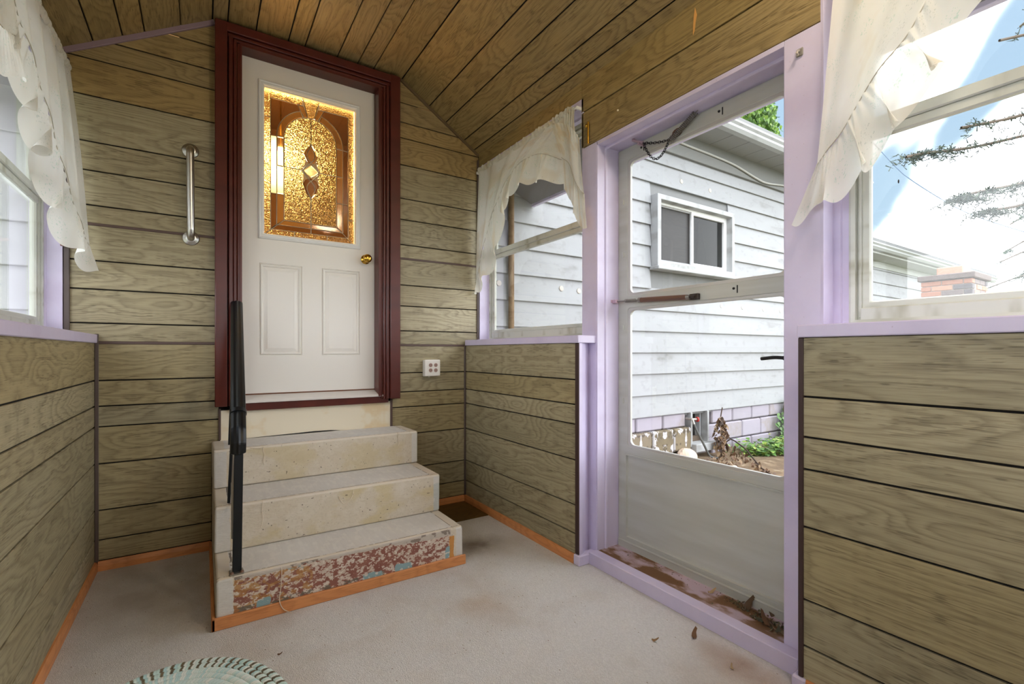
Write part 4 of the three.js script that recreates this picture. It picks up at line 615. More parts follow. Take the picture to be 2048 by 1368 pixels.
// outer faces of the porch's low wall and the ground
struct('wall_porch_outer', [bx(1.70, 1.742, -0.1, SILL - 0.002, 0.0, 1.30, 0.002), bx(1.70, 1.742, -0.1, SILL - 0.002, 2.40, ZE + 0.1, 0.002), bx(-0.925, -0.886, -0.1, SILL - 0.004, -0.04, ZE + 0.1, 0.002)], whiteWood);
{
  const gt = tex(1024, 1024, (x, y) => { const X = x * 6, Z = y * 6, n = fbm(X * 1.2, Z * 1.2, 5, 401), m = fbm(X * 16, Z * 16, 4, 402); let c = mix3([136, 116, 92], [106, 86, 64], n); c = mix3(c, [160, 145, 124], 0.6 * sstep(0.6, 0.75, m)); c = mix3(c, [90, 72, 54], 0.6 * sstep(0.55, 0.35, m) * n * 1.6); return c; }, { mw: 6, mh: 6 });
  const g = bx(-60, 60, -0.4, -0.03, -60, 60, 0, 'x'); struct('ground', g, mat([132, 134, 112], 1, {}));
  const N = 60, pg = new THREE.PlaneGeometry(8, 3.2, 100, N); pg.rotateX(-Math.PI / 2); pg.translate(5.8, 0, 1.45); const p = pg.attributes.position; for (let i = 0; i < p.count; i++) { const X = p.getX(i), Z = p.getZ(i), e = Math.min(1, (3.05 - Z) * 2, (9.8 - X) * 2, (X - 1.8) * 4); p.setY(i, mix(-0.06, -0.012 + 0.05 * (fbm(X * 2.2, Z * 2.2, 4, 411) - 0.5) + 0.018 * (fbm(X * 14, Z * 14, 3, 412) - 0.5), clamp(e))); } pg.computeVertexNormals(); const uv = pg.attributes.uv; for (let i = 0; i < p.count; i++) uv.setXY(i, p.getX(i), p.getZ(i));
  struct('ground_bed', pg, mat([255, 255, 255], 1, { map: gt, bumpMap: gt, bumpScale: 0.01 }));
}
const leafGeo = (l, w, bend = 0.25) => { const P = [], idx = [], n = 4; for (let i = 0; i <= n; i++) { const t = i / n, h = w * Math.sin(Math.PI * Math.pow(t, 0.75)) * (1 - 0.15 * t); for (const s of [-1, 0, 1]) P.push(s * h, -bend * l * t * t + (s ? 0.12 * h : 0), l * t); } for (let i = 0; i < n; i++) for (let j = 0; j < 2; j++) { const a = i * 3 + j; idx.push(a, a + 3, a + 1, a + 1, a + 3, a + 4); } const g = new THREE.BufferGeometry(); g.setAttribute('position', new THREE.Float32BufferAttribute(P, 3)); g.setIndex(idx); g.computeVertexNormals(); return g; };
function scatter(parent, name, geo, m, list, colors) { const im = new THREE.InstancedMesh(geo, m, list.length), d = new THREE.Object3D(), c = new THREE.Color(); list.forEach(([x, y, z, rx, ry, rz, s], i) => { d.position.set(x, y, z); d.rotation.set(rx, ry, rz, 'YXZ'); d.scale.setScalar(s); d.updateMatrix(); im.setMatrixAt(i, d.matrix); const k = colors[i % colors.length]; im.setColorAt(i, c.setRGB(k[0] / 255, k[1] / 255, k[2] / 255, THREE.SRGBColorSpace)); }); im.name = name; shade(im); (parent || scene).add(im); return im; }
const leafMat = (c) => phys(c, 0.7, { transmission: 0.3, thickness: 0, side: THREE.DoubleSide });
{
  const r = rng(21), L = []; for (let i = 0; i < 2600; i++) { const x = 4.75 + 2.6 * r(), z = -0.03 + (0.30 + 0.32 * sstep(4.7, 5.6, x)) * Math.sqrt(r()) * 1.1, e = fbm(x * 3, z * 5, 3, 55); if (x + z * 0.4 < 4.95 && r() < 0.7) continue; L.push([x, -0.01 + (0.03 + 0.13 * e) * r() * 1.4, z, -0.3 + 0.7 * r(), r() * 6.28, 0.5 * (r() - 0.5), 0.7 + 0.7 * r()]); }
  const gc = scatter(null, 'ground_cover', leafGeo(0.05, 0.021), leafMat([255, 255, 255]), L, [[84, 128, 42], [110, 154, 54], [64, 106, 38], [136, 172, 62], [158, 170, 66], [94, 142, 48]]); gc.userData = { kind: 'stuff', label: 'bright green ground cover growing along the foot of the house wall', category: 'plant' };
  const V = []; for (let i = 0; i < 420; i++) { const t = r(), x = 5.98 + 0.42 * r() + 0.1 * Math.sin(t * 9); V.push([x, 0.02 + 0.56 * t * r() ** 0.3, -0.03 + 0.09 * r(), 0.6 + 0.8 * r(), (r() - 0.5) * 1.6, r() - 0.5, 0.8 + 0.6 * r()]); }
  const vine = thing('climbing_vine', 'pale green vine climbing the block foundation beside the ground cover', 'plant'); const fo = scatter(vine, 'foliage', leafGeo(0.05, 0.023), leafMat([255, 255, 255]), V, [[126, 158, 104], [96, 136, 76], [150, 176, 128]]); fo.userData.kind = 'stuff';
  for (const p of [[[6.1, -0.02, 0.0], [6.15, 0.2, -0.02], [6.08, 0.4, -0.02], [6.2, 0.58, -0.02]], [[6.3, -0.02, 0.0], [6.24, 0.25, -0.02], [6.36, 0.5, -0.02]]]) part(vine, 'stem', tube(p, 0.005), mat([92, 80, 56], 0.9));
}
{ // dried plant with curled brown leaves
  const d = thing('dried_plant', 'dead upright plant with curled brown leaves in front of the cellar window', 'plant'), r = rng(8), bx0 = 4.56, bz = 0.1, bm = leafMat([255, 255, 255]), L = [];
  part(d, 'stem', tube([[bx0, -0.02, bz], [bx0 + 0.01, 0.2, bz], [bx0 - 0.01, 0.4, bz], [bx0 + 0.02, 0.52, bz]], 0.006), mat([70, 52, 38], 0.9));
  for (let i = 0; i < 170; i++) { const t = r(), y = 0.03 + 0.4 * t, w = 0.085 * Math.sin(Math.PI * (0.12 + 0.83 * t)) + 0.012; L.push([bx0 + (r() - 0.5) * 2 * w, y, bz + (r() - 0.5) * w, 0.9 + 1.2 * r(), r() * 6.28, 2 * (r() - 0.5), 0.6 + 0.8 * r()]); }
  const f = scatter(d, 'leaf', leafGeo(0.055, 0.016, 0.7), bm, L, [[96, 70, 50], [128, 98, 70], [70, 50, 38], [150, 124, 92]]); f.userData.kind = 'stuff';
  part(d, 'twig', tube([[bx0 + 0.06, 0.12, bz], [4.66, 0.17, 0.16], [4.62, 0.10, 0.34], [4.5, 0.04, 0.5], [4.36, 0.0, 0.66], [4.2, -0.01, 0.86]], 0.007, 40, 6), mat([56, 42, 34], 0.9), 'long bare twig leaning out over the soil');
  const Q = []; for (let i = 0; i < 70; i++) { const t = r(); Q.push([mix(4.66, 4.25, t) + 0.10 * (r() - 0.5), 0.0 + 0.12 * (1 - t) * r(), mix(0.16, 0.8, t) + 0.1 * (r() - 0.5), r() * 2, r() * 6.28, r(), 0.5 + 0.7 * r()]); } for (let i = 0; i < 90; i++) Q.push([4.12 + 0.4 * r(), 0.005 + 0.05 * r() * r(), 0.12 + 0.36 * r(), r() * 2, r() * 6.28, r(), 0.5 + 0.7 * r()]);
  const li = scatter(null, 'leaf_litter', leafGeo(0.05, 0.016, 0.6), bm, Q, [[116, 86, 62], [92, 66, 48], [150, 122, 90]]); li.userData = { kind: 'stuff', label: 'dry brown leaf litter on the soil below the dead plant', category: 'leaves' };
}
{ // tap, hose, stone
  const t = thing('garden_tap', 'outdoor tap with a red wheel handle beside the cellar window', 'tap'), m = mat([176, 170, 164], 0.4, { metalness: 0.7 });
  part(t, 'body', [cyl([4.17, 0.412, -0.06], [4.17, 0.412, 0.02], 0.014), cyl([4.17, 0.412, 0.005], [4.245, 0.405, 0.02], 0.012), cyl([4.18, 0.41, 0.015], [4.185, 0.36, 0.03], 0.012)], m); part(t, 'handle', lathe([[0.008, 0], [0.02, 0.004], [0.027, 0.0], [0.027, 0.012], [0.02, 0.014], [0.006, 0.012]], [4.245, 0.405, 0.02], [1, 0, 0.3], 16), mat([200, 52, 46], 0.5));
  thing('garden_hose', 'grey hose hanging from the outdoor tap to the ground', 'hose', null, tube([[4.185, 0.36, 0.03], [4.2, 0.28, 0.06], [4.26, 0.14, 0.10], [4.33, 0.02, 0.12], [4.42, -0.005, 0.16]], 0.012, 30, 10), mat([78, 78, 76], 0.7));
  const rk = (n, label, x, y, z, s, seed) => { const g = new THREE.IcosahedronGeometry(1, 3), p = g.attributes.position; for (let i = 0; i < p.count; i++) { const k = 0.8 + 0.4 * fbm(p.getX(i) * 1.3 + 5, p.getY(i) * 1.3 + p.getZ(i) * 1.7, 3, seed); p.setXYZ(i, p.getX(i) * s[0] * k + x, p.getY(i) * s[1] * k + y, p.getZ(i) * s[2] * k + z); } g.computeVertexNormals(); return thing(n, label, 'rock', null, uvm(g, 'x'), mat([200, 178, 160], 0.95, { bumpMap: concreteBump, bumpScale: 0.006 })); };
  rk('rock', 'large pale rounded stone below the old stone footing', 4.06, 0.03, 0.03, [0.125, 0.085, 0.1], 3);
  rk('rock', 'small pale pebble on the bare soil near the long twig', 4.16, 0.0, 0.5, [0.035, 0.022, 0.03], 5);
}
thing('downpipe', 'thin rust-stained downpipe on the clapboards outside the window beside the house door', 'pipe', null, cyl([1.905, 0.1, -0.022], [1.905, 2.45, -0.022], 0.024, 0.024, 14), mat([150, 130, 106], 0.8, { map: tex(64, 512, (x, y) => mix3([255, 250, 240], [150, 120, 90], fbm(x * 4, y * 30, 4, 66)), { mw: 1, mh: 1 }) }));
thing('wall_cable', 'slack grey cable strung along the frieze board under the house eaves', 'cable', null, tube([[3.4, 3.38, -0.016], [4.0, 3.33, -0.016], [4.55, 3.32, -0.016], [5.0, 3.30, -0.014], [5.6, 3.22, -0.012], [6.1, 3.27, -0.014], [7.2, 3.36, -0.016]], 0.012, 60, 8), mat([170, 168, 164], 0.7));
{ // brick chimney top in the yard
  const c = thing('brick_chimney', 'weathered brick chimney with a dark cap and a terracotta flue seen through the near window', 'chimney'), r = rng(31), x0 = 7.72, x1 = 8.36, z0 = 0.9, z1 = 1.40, ms = [[186, 140, 118], [170, 122, 102], [122, 110, 108], [104, 98, 100]].map((k) => mat(k, 0.9, { bumpMap: concreteBump, bumpScale: 0.004 }));
  part(c, 'core', bx(x0 + 0.012, x1 - 0.012, -0.1, 2.04, z0 + 0.012, z1 - 0.012, 0), mat([172, 160, 152], 0.95));
  for (let k = 0; k < 9; k++) { const y = 2.045 - 0.066 * (k + 1), o = k % 2 ? 0.1 : 0; for (let z = z0 - o; z < z1 - 0.02; z += 0.21) { const a = Math.max(z, z0), b = Math.min(z + 0.2, z1); if (b - a < 0.03) continue; part(c, 'brick', bx(x0, x0 + 0.1, y, y + 0.057, a, b, 0.004, 'z', r(), r()), ms[a < z0 + 0.12 || k % 3 === 0 ? Math.floor(r() * 2) : Math.floor(r() * 4)]); part(c, 'brick', bx(x1 - 0.1, x1, y, y + 0.057, a, b, 0.004, 'z', r(), r()), ms[Math.floor(r() * 4)]); } for (let x = x0 + 0.105 + o; x < x1 - 0.12; x += 0.21) { part(c, 'brick', bx(x, Math.min(x + 0.2, x1 - 0.105), y, y + 0.057, z1 - 0.1, z1, 0.004, 'x', r(), r()), ms[Math.floor(r() * 3)]); } }
  part(c, 'cap', bx(x0 - 0.03, x1 + 0.03, 2.045, 2.115, z0 - 0.03, z1 + 0.03, 0.008), mat([112, 100, 96], 0.95, { bumpMap: concreteBump, bumpScale: 0.006 }));
  part(c, 'flue', bx(7.86, 8.18, 2.115, 2.225, 1.02, 1.28, 0.01), mat([200, 150, 128], 0.9, { bumpMap: concreteBump, bumpScale: 0.004 }));
}
// trees
const bark = mat([96, 84, 74], 0.95);
function needleTree(label, x, z, h, limbs, seed, cols) {
  const t = thing('conifer', label, 'tree'), r = rng(seed), L = [];
  part(t, 'trunk', cyl([x, -0.1, z], [x + 0.1, h, z], 0.17, 0.04, 12), bark);
  for (const [p, drop, dens] of limbs) { part(t, 'branch', tube(p, 0.02, 24, 6), bark); const c = new THREE.CatmullRomCurve3(p.map((q) => V3(...q)), false, 'catmullrom', 0.4), n = Math.floor(c.getLength() * dens); for (let i = 0; i < n; i++) { const q = c.getPoint(0.12 + 0.88 * r()), s = 0.16 + 0.3 * r(); if (noise(q.x * 4.5, q.z * 4.5, seed) < 0.48) continue; const a = r() * 6.28; for (let k = 0; k < 9; k++) { const u = r(); L.push([q.x + Math.cos(a) * s * u, q.y - drop * u * s + 0.05 * (r() - 0.5), q.z + Math.sin(a) * s * u, r() * 6.28, r() * 6.28, r() * 6.28, 0.7 + 0.7 * r()]); } } }
  const f = scatter(t, 'foliage', new THREE.ConeGeometry(0.007, 0.10, 3), mat([255, 255, 255], 0.9), L, cols); f.userData.kind = 'stuff'; return t;
}
needleTree('open pine with thin drooping branches reaching in front of the sky', 11.6, 2.5, 9, [
  [[[11.6, 4.9, 2.5], [10.4, 4.46, 1.75], [9.9, 4.30, 1.42], [9.3, 4.14, 1.02], [8.75, 4.06, 0.66], [8.5, 4.0, 0.5]], 0.1, 26],
  [[[11.6, 5.3, 2.5], [10.3, 4.75, 1.7], [9.7, 4.55, 1.3], [9.15, 4.42, 0.95]], 0.1, 30], [[[11.6, 4.2, 2.5], [10.3, 3.72, 1.7], [9.8, 3.58, 1.36], [9.3, 3.46, 1.02], [9.12, 3.38, 0.92]], 0.35, 90], [[[11.6, 3.8, 2.5], [10.3, 3.4, 1.7], [9.8, 3.26, 1.36], [9.45, 3.2, 1.12]], 0.3, 90],
  [[[11.6, 6.6, 2.5], [10.4, 6.0, 1.9], [9.9, 5.75, 1.6], [9.4, 5.6, 1.3]], 0.1, 40], [[[11.6, 6.9, 2.5], [10.6, 6.5, 3.2], [10.0, 6.3, 3.6]], 0.1, 40], [[[11.6, 6.2, 2.5], [12.6, 5.8, 2.9], [13.4, 5.6, 3.2]], 0.2, 40], [[[11.6, 7.6, 2.5], [12.2, 7.4, 1.7], [12.8, 7.3, 0.9]], 0.2, 40]], 41, [[62, 74, 66], [48, 60, 56], [80, 90, 74]]);
{
  const limbs = [], r = rng(77), X = 21, Z = 0.3; for (let k = 0; k < 46; k++) { const y = 1.2 + k * 0.15, R = 2.6 * (1 - (y - 0.6) / 8.2), a = k * 2.4; limbs.push([[[X, y + 0.2, Z], [X + Math.cos(a) * R * 0.5, y, Z + Math.sin(a) * R * 0.5], [X + Math.cos(a) * R, y - 0.35, Z + Math.sin(a) * R]], 0.5, 55]); }
  needleTree('dense dark spruce beyond the brick chimney', X, Z, 8.6, limbs, 78, [[58, 82, 66], [44, 64, 54], [74, 100, 76]]);
}
{
  const t = thing('leafy_tree', 'leafy green tree rising behind the house roof', 'tree'), r = rng(91), L = [], C = [14.75, 8.5, -6.05];
  part(t, 'trunk', [cyl([C[0], -0.1, C[2]], [C[0], C[1] - 0.3, C[2]], 0.22, 0.1, 12), tube([[C[0], 7, C[2]], [C[0] + 0.5, 8, C[2] + 0.3], [C[0] + 1, 8.8, C[2] + 0.4]], 0.04), tube([[C[0], 7, C[2]], [C[0] - 0.5, 8.2, C[2] - 0.3], [C[0] - 0.8, 9, C[2] - 0.2]], 0.04)], bark);
  for (let i = 0; i < 5200; i++) { const a = r() * 6.28, b = Math.acos(2 * r() - 1), n = 1.25 + 0.5 * (fbm(Math.cos(a) * 2 + 4, b * 2, 3, 92) - 0.4), R = n * Math.pow(r(), 0.4); L.push([C[0] + Math.cos(a) * Math.sin(b) * R, C[1] + Math.cos(b) * R * 0.85, C[2] + Math.sin(a) * Math.sin(b) * R, r() * 3, r() * 6.28, r() * 3, 0.8 + 0.6 * r()]); }
  const f = scatter(t, 'foliage', leafGeo(0.13, 0.05), leafMat([255, 255, 255]), L, [[112, 150, 62], [84, 122, 50], [140, 172, 76], [66, 98, 46]]); f.userData.kind = 'stuff';
}
thing('power_line', 'thin overhead power line crossing the sky in the near window', 'cable', null, tube([[13.2, 7.4, -2.4], [14.14, 6.22, -1.79], [14.72, 5.53, -1.41], [15.93, 4.66, -0.62], [17.5, 4.1, 0.3]], 0.012, 20, 5), mat([110, 130, 160], 0.6));
// ---------------------------------------------------------------- ruffled valances on their rods
const clothMap = (s, st) => tex(512, 512, (x, y) => { // sprigs of faded green and grey flowers, a few tea-coloured stains
  let c = mix3([243, 242, 238], [235, 233, 227], fbm(x * 6, y * 6, 4, s)); const gx = x * 7, gy = y * 7, ix = Math.floor(gx), iy = Math.floor(gy);
  for (let a = -1; a <= 1; a++) for (let b = -1; b <= 1; b++) { const px = ix + a + 0.2 + 0.6 * hash(ix + a, iy + b, s), py = iy + b + 0.2 + 0.6 * hash(ix + a, iy + b, s + 1); if (hash(ix + a, iy + b, s + 2) < 0.45) continue; const d = Math.hypot(gx - px, gy - py); if (d < 0.42) { const q = noise(x * 150, y * 150, s + 4); if (q > 0.80) c = mix3(c, hash(ix + a, iy + b, s + 5) > 0.4 ? [186, 214, 198] : [196, 202, 196], 0.6); } }
  const n = fbm(x * 3.4, y * 2.3, 4, s + 9); c = mix3(c, [206, 178, 134], st * sstep(0.60, 0.74, n)); return c;
}, { mw: 0.5, mh: 0.5 });
const cloth = (tint, s, st) => phys(tint, 0.85, { map: clothMap(s, st), transmission: 0.45, thickness: 0, side: THREE.DoubleSide });
const crv = (P, k = 0.5) => new THREE.CatmullRomCurve3(P.map((p) => V3(...p)), false, 'catmullrom', k);
function grid(nu, nv, f, su, sv) { const pos = [], uv = [], idx = []; for (let i = 0; i <= nu; i++) for (let j = 0; j <= nv; j++) { const p = f(i / nu, j / nv); pos.push(p.x, p.y, p.z); uv.push(i / nu * su, j / nv * sv); } for (let i = 0; i < nu; i++) for (let j = 0; j < nv; j++) { const a = i * (nv + 1) + j; idx.push(a, a + nv + 1, a + 1, a + 1, a + nv + 1, a + nv + 2); } const g = new THREE.BufferGeometry(); g.setAttribute('position', new THREE.Float32BufferAttribute(pos, 3)); g.setAttribute('uv', new THREE.Float32BufferAttribute(uv, 2)); g.setIndex(idx); g.computeVertexNormals(); return g; }
// body hangs from the rod line to the seam; the ruffle is gathered along the seam and opens into deep folds
function swag(o, { top, seam, hem, n, folds, amp, sway, bodyFolds = 5, bodyAmp = 0.012, m, ph = 0, ease = 0.8, header = true }) {
  const T = crv(top), Sm = crv(seam), Hm = crv(hem), N = V3(...n).normalize();
  part(o, 'body', grid(90, 24, (u, v) => { const a = T.getPoint(u), b = Sm.getPoint(u), p = a.lerp(b, v); const w = Math.sin(u * Math.PI * 2 * bodyFolds + 1.2 * v + ph) * bodyAmp * (0.35 + 0.65 * Math.sin(Math.PI * clamp(v * 0.9 + 0.1))) + 0.004 * Math.sin(u * 70) * Math.max(0, 1 - v * 5); return p.addScaledVector(N, w); }, 0.9, 0.7), m);
  part(o, 'ruffle', grid(260, 22, (u, v) => {
    const s = Sm.getPoint(u), h = Hm.getPoint(u), t = Sm.getTangent(u), p = s.clone().lerp(h, v), a = u * Math.PI * 2 * folds + ph + 0.9 * Math.sin(u * 11 + ph) + 0.5 * Math.sin(u * 23), e = Math.pow(v, ease), f = Math.sin(u * Math.PI), am = 0.65 + 0.7 * noise(u * folds * 1.3, 3.7, Math.round(ph * 10));
    p.addScaledVector(N, Math.sin(a) * amp * am * e + 0.004 * Math.sin(u * 190) * (1 - v) * (1 - v) + 0.0016);
    p.addScaledVector(t, Math.cos(a) * sway * am * e * (0.4 + 0.6 * f)); p.y -= 0.008 * Math.sin(a * 2) * e; return p;
  }, 1.6, 0.16), m);
  part(o, 'seam', new THREE.TubeGeometry(new THREE.CatmullRomCurve3(Array.from({ length: 60 }, (_, i) => { const u = i / 59, p = Sm.getPoint(u); return p.addScaledVector(N, 0.0035 + Math.sin(u * Math.PI * 2 * bodyFolds + 1.2 + ph) * bodyAmp * 0.35); })), 120, 0.0016, 5), mat([186, 180, 166], 0.9));
  if (header) part(o, 'heading', grid(240, 6, (u, v) => { const p = T.getPoint(u), q = 0.007 * Math.sin(u * 210 + 2 * Math.sin(u * 31)) * (v + 0.15) + 0.01 * (1 - (2 * v - 1) ** 2); p.y += -0.014 + v * (0.04 + 0.006 * Math.sin(u * 90 + 3 * Math.sin(u * 17))); return p.addScaledVector(N, q); }, 1.2, 0.05), m);
}
const creamy = cloth([255, 255, 250], 3, 0.26), snowy = cloth([255, 255, 255], 13, 0.08), palest = cloth([255, 255, 255], 23, 0.16);
{ // window beside the house door
  const X = 1.556, P = (a, y, d = 0) => [X - d, y, a];
  const l = thing('valance_panel', 'cream ruffled valance panel with tea stains hung next to the house door', 'curtain');
  swag(l, { top: [P(0.066, 2.486), P(0.35, 2.485), P(0.7, 2.487), P(1.0, 2.49), P(1.15, 2.492)], seam: [P(0.03, 1.66), P(0.10, 1.83), P(0.22, 2.05), P(0.36, 2.22), P(0.52, 2.335), P(0.68, 2.372), P(0.86, 2.345), P(1.07, 2.235)], hem: [P(0.03, 1.555), P(0.13, 1.66), P(0.30, 1.79), P(0.385, 2.02), P(0.46, 2.17), P(0.60, 2.225), P(0.80, 2.19), P(1.055, 2.11)], n: [-1, 0, 0], folds: 7, amp: 0.026, sway: 0.032, bodyFolds: 6, bodyAmp: 0.01, m: creamy });
  const r = thing('valance_panel', 'cream valance tail puffed out beside the storm door post', 'curtain');
  swag(r, { top: [P(0.98, 2.47, 0.012), P(1.06, 2.45, 0.02), P(1.14, 2.41, 0.028), P(1.2, 2.35, 0.03), P(1.235, 2.29, 0.022)], seam: [P(1.085, 2.24, 0.02), P(1.16, 2.18, 0.035), P(1.2, 2.1, 0.035), P(1.24, 2.02, 0.03), P(1.275, 1.98, 0.02)], hem: [P(1.10, 2.06, 0.012), P(1.15, 2.0, 0.03), P(1.195, 1.91, 0.03), P(1.24, 1.81, 0.025), P(1.29, 1.80, 0.012)], n: [-1, 0, 0.2], folds: 2.3, amp: 0.012, sway: 0.006, bodyFolds: 2, bodyAmp: 0.012, m: creamy, header: false });
  part(r, 'heading', grid(60, 14, (u, v) => V3(X - 0.004 - 0.006 * Math.sin(u * 26 + v * 3), 2.50 - v * 0.15 + 0.004 * Math.sin(u * 30), 1.09 + u * 0.085), 0.2, 0.2), creamy);
  const rod = thing('curtain_rod', 'thin white curtain rod threaded through the cream valance beside the house door', 'curtain rod');
  part(rod, 'rod', cyl([X + 0.002, 2.49, 0.03], [X + 0.002, 2.492, 1.185], 0.005), trimWhite); for (const z of [0.03, 1.185]) part(rod, 'bracket', bx(X, XP, 2.482, 2.5, z - 0.006, z + 0.006), trimWhite);
}
{ // window opposite, left of the house door
  const l = thing('valance_panel', 'white ruffled valance panel with a long tail hanging over the corner near the grab bar', 'curtain');
  swag(l, { top: [[-0.752, 2.53, 0.03], [-0.75, 2.53, 0.25], [-0.75, 2.525, 0.6], [-0.75, 2.52, 0.95], [-0.75, 2.52, 1.2]], seam: [[-0.672, 1.655, 0.045], [-0.692, 1.77, 0.17], [-0.712, 1.95, 0.37], [-0.724, 2.12, 0.56], [-0.73, 2.26, 0.78], [-0.732, 2.33, 1.0], [-0.732, 2.35, 1.2]], hem: [[-0.664, 1.54, 0.045], [-0.695, 1.60, 0.27], [-0.718, 1.73, 0.53], [-0.73, 1.93, 0.70], [-0.732, 2.07, 0.86], [-0.732, 2.16, 1.02], [-0.732, 2.2, 1.2]], n: [1, 0, 0.1], folds: 6.5, amp: 0.035, sway: 0.06, bodyFolds: 6, bodyAmp: 0.012, m: snowy, ph: 1.2 });
  const r = thing('valance_panel', 'plain white valance panel on the same rod, farther from the house door', 'curtain');
  swag(r, { top: [[-0.746, 2.52, 1.0], [-0.745, 2.52, 1.25], [-0.745, 2.52, 1.5]], seam: [[-0.722, 2.2, 0.93], [-0.722, 2.14, 1.12], [-0.722, 2.1, 1.32], [-0.722, 1.9, 1.5]], hem: [[-0.716, 2.075, 0.90], [-0.716, 2.0, 1.1], [-0.716, 1.93, 1.3], [-0.716, 1.75, 1.5]], n: [1, 0, 0], folds: 2.2, amp: 0.014, sway: 0.02, bodyFolds: 3, bodyAmp: 0.01, m: snowy });
  const rod = thing('curtain_rod', 'thin white curtain rod threaded through the white valance near the grab bar', 'curtain rod');
  part(rod, 'rod', cyl([-0.754, 2.535, 0.022], [-0.754, 2.528, 1.6], 0.005), trimWhite); part(rod, 'bracket', bx(XQ, -0.75, 2.526, 2.544, 0.016, 0.028), trimWhite);
  thing('rod_hook', 'small wooden hook end poking out below the white valance tail', 'hook', null, [cyl([-0.779, 1.66, 0.03], [-0.735, 1.652, 0.036], 0.008), lathe([[0, 0.012], [0.009, 0.009], [0.011, 0], [0.008, -0.008], [0, -0.01]], [-0.735, 1.652, 0.036], [1, 0, 0], 14)], mat([150, 110, 104], 0.5));
}
{ // near window, hanging in front of its post
  const X = 1.548, P = (a, y, d = 0) => [X - d, y, a];
  const l = thing('valance_panel', 'white sprigged valance with a deep ruffle hanging in front of the near window', 'curtain');
  swag(l, { top: [P(2.496, 2.49), P(2.62, 2.49), P(2.78, 2.49), P(2.95, 2.49), P(3.2, 2.49)], seam: [P(2.432, 1.755, 0.01), P(2.455, 1.79), P(2.5, 1.835), P(2.545, 1.91), P(2.60, 1.985), P(2.67, 2.055), P(2.74, 2.16), P(2.86, 2.24), P(3.02, 2.28), P(3.2, 2.29)], hem: [P(2.368, 1.58, 0.02), P(2.43, 1.605, 0.01), P(2.52, 1.662), P(2.60, 1.74), P(2.67, 1.83), P(2.735, 1.92), P(2.785, 2.03), P(2.9, 2.09), P(3.05, 2.12), P(3.2, 2.13)], n: [-1, 0, 0.15], folds: 6.6, amp: 0.03, sway: 0.05, bodyFolds: 3.5, bodyAmp: 0.012, m: palest, ph: 2.6, ease: 1.1 });
  const rod = thing('curtain_rod', 'thin white curtain rod carrying the sprigged valance at the near window', 'curtain rod');
  part(rod, 'rod', cyl([X + 0.002, 2.496, 2.45], [X + 0.002, 2.496, 3.5], 0.005), trimWhite); for (const z of [2.45, 3.5]) part(rod, 'bracket', bx(X, XP, 2.488, 2.506, z - 0.006, z + 0.006), trimWhite);
}
// ---------------------------------------------------------------- small fittings and litter
{ // storm door closer on the middle rail
  const c = thing('door_closer', 'rusty tubular door closer screwed to the middle rail of the storm door', 'door closer');
  const a = [1.722, 1.399, 1.497], b = [1.722, 1.386, 1.79];
  part(c, 'cylinder', cyl(a, b, 0.0125, 0.0125, 20), rusty); part(c, 'end_cap', cyl([1.722, 1.3992, 1.49], [1.722, 1.3985, 1.505], 0.014, 0.014, 20), zinc); part(c, 'end_cap', cyl([1.722, 1.3863, 1.783], [1.722, 1.3855, 1.80], 0.014, 0.011, 20), zinc);
  part(c, 'rod', cyl([1.71, 1.405, 1.314], [1.722, 1.3992, 1.492], 0.004, 0.004, 10), zinc);
  const sp = []; for (let i = 0; i <= 90; i++) { const t = i / 90, w = t * Math.PI * 2 * 9; sp.push([mix(1.715, 1.72, t) + 0.0085 * Math.cos(w), mix(1.4025, 1.4, t) + 0.0085 * Math.sin(w), mix(1.40, 1.47, t)]); }
  part(c, 'spring', tube(sp, 0.0016, 220, 5), zinc);
  part(c, 'jamb_bracket', [bx(1.69, 1.735, 1.398, 1.414, 1.312, 1.318, 0.001), bx(1.70, 1.722, 1.395, 1.414, 1.316, 1.345, 0.002)], mat([196, 166, 186], 0.5));
  part(c, 'door_bracket', [bx(1.728, 1.7475, 1.372, 1.40, 1.79, 1.838, 0.002), cyl([1.722, 1.3855, 1.80], [1.724, 1.385, 1.825], 0.006)], mat([70, 60, 56], 0.5, { metalness: 0.5 }));
}
